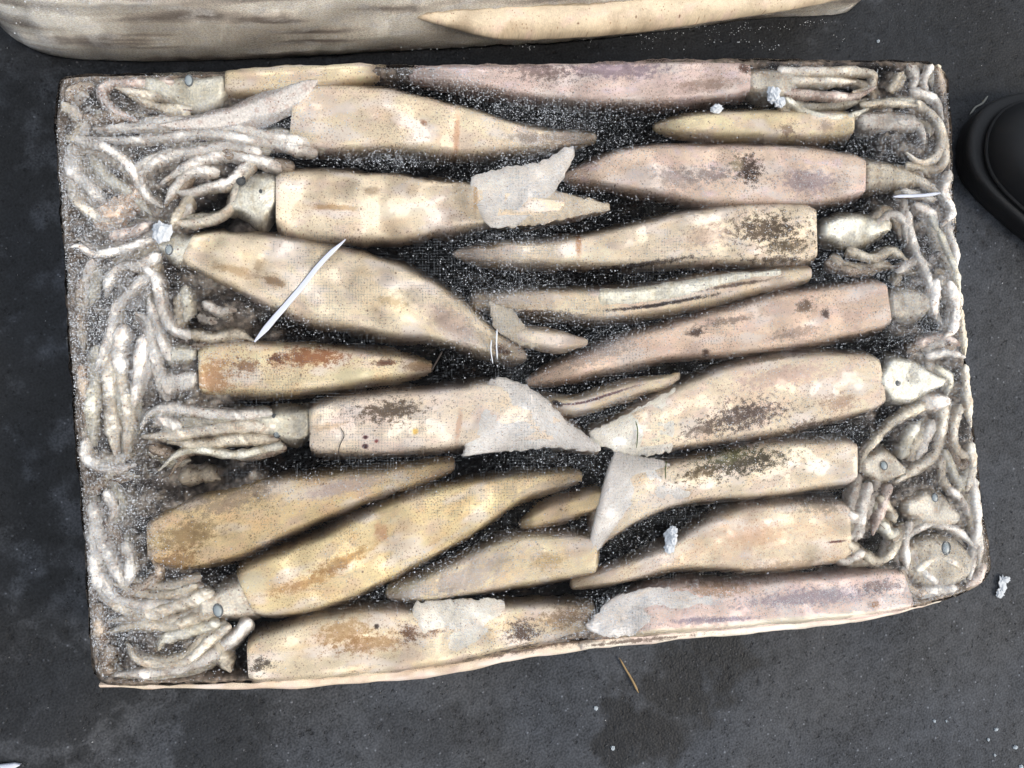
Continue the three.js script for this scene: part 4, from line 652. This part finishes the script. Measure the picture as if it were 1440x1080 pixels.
// ---------------------------------------------------------------- small things on the ground
const strawMat = new THREE.MeshStandardMaterial({ color: 0x9c835c, roughness: 0.7 });
strip('straw', 'short beige straw lying on the ground in front of the block', 'straw', [[870, 924], [878, 938], [888, 955], [897, 973]], 1.3, 2.0, 0.0012, strawMat, 0.0009, 0);
strip('plastic_stick', 'white stick end at the front left corner of the ground', 'stick', [[-30, 1084], [0, 1078], [31, 1073]], 5, 4, 0.0015, plastic, 0.0014, 0);
strip('thread', 'grey curved thread on the ground beside the boot toe', 'thread', [[1362, 162], [1370, 152], [1380, 146], [1387, 136]], 1.6, 1.8, 0.001, new THREE.MeshStandardMaterial({ color: 0x8a8a84, roughness: 0.8 }), 0.0006, 0);
const chipMat = new THREE.MeshPhysicalMaterial({ color: 0xd8e2ea, roughness: 0.3, transmission: 0.4, thickness: 0.002, ior: 1.31 });
solo('ice_flake', 'torn white flake on the ground by the front right corner of the block', 'flake', mergeGeometries([lump(0.0045, 81, 0.7, 0.25, 1.5), lump(0.003, 84, 1, 0.3, 0.8).translate(0.003, 0.001, -0.004), lump(0.003, 87, 1, 0.4, 1.2).translate(-0.003, 0, 0.007)]), frostMat, at(1410, 822, 0.002));
for (const [x, y, r, l] of [[1314, 1014, 2.3, 'clear ice chip on the ground at the front right, leftmost of the cluster'], [1331, 1014, 1.6, 'tiny clear ice chip just right of the leftmost one at the front right'], [1401, 1026, 2.6, 'upright clear ice chip on the ground, topmost right one of the cluster'], [1390, 1040, 2.2, 'clear ice chip below the topmost right one at the front right'], [1428, 1051, 3.4, 'bright ice chip near the front right corner, largest of the cluster'], [1399, 1062, 2.2, 'dull ice chip left of the lowest one near the front right corner'], [1436, 1078, 2.6, 'ice chip at the very front right corner of the ground'], [838, 996, 2.4, 'small shiny ice chip on the ground left below the straw'], [862, 1052, 3, 'ice chip in the dark wet patch at the front middle'], [1235, 58, 2.2, 'tiny bright chip on the ground behind the back right part of the block']])
  solo('ice_chip', l, 'ice chip', lump(r * PXM * 1.1, r * 33 + x, rr(0.7, 1.2), 0.6, rr(0.8, 1.5)), chipMat, at(x, y, r * PXM * 0.4), 'ice chips on the ground');
{ // loose grit
  const list = 5200, im = new THREE.InstancedMesh(new THREE.IcosahedronGeometry(1, 0), new THREE.MeshStandardMaterial({ roughness: 0.8 }), list), q = new THREE.Object3D(), col = new THREE.Color();
  for (let i = 0; i < list; i++) {
    const s = 0.00018 + 0.0006 * rnd() ** 5; q.position.set(rr(-0.62, 0.55), s * 0.3, rr(-0.42, 0.5)); q.rotation.set(rr(0, 6), rr(0, 6), rr(0, 6)); q.scale.set(s * rr(0.8, 1.4), s, s * rr(0.8, 1.4)); q.updateMatrix(); im.setMatrixAt(i, q.matrix);
    const v = rnd() < 0.07 ? rr(0.3, 0.6) : rr(0.02, 0.11); im.setColorAt(i, col.setRGB(v, v, v * 1.03));
  }
  im.name = 'grit'; im.userData = { kind: 'stuff', label: 'fine dark and pale grit scattered over the concrete', category: 'grit' }; im.castShadow = im.receiveShadow = true; scene.add(im);
}
settle(block);
renderer.render(scene, camera);
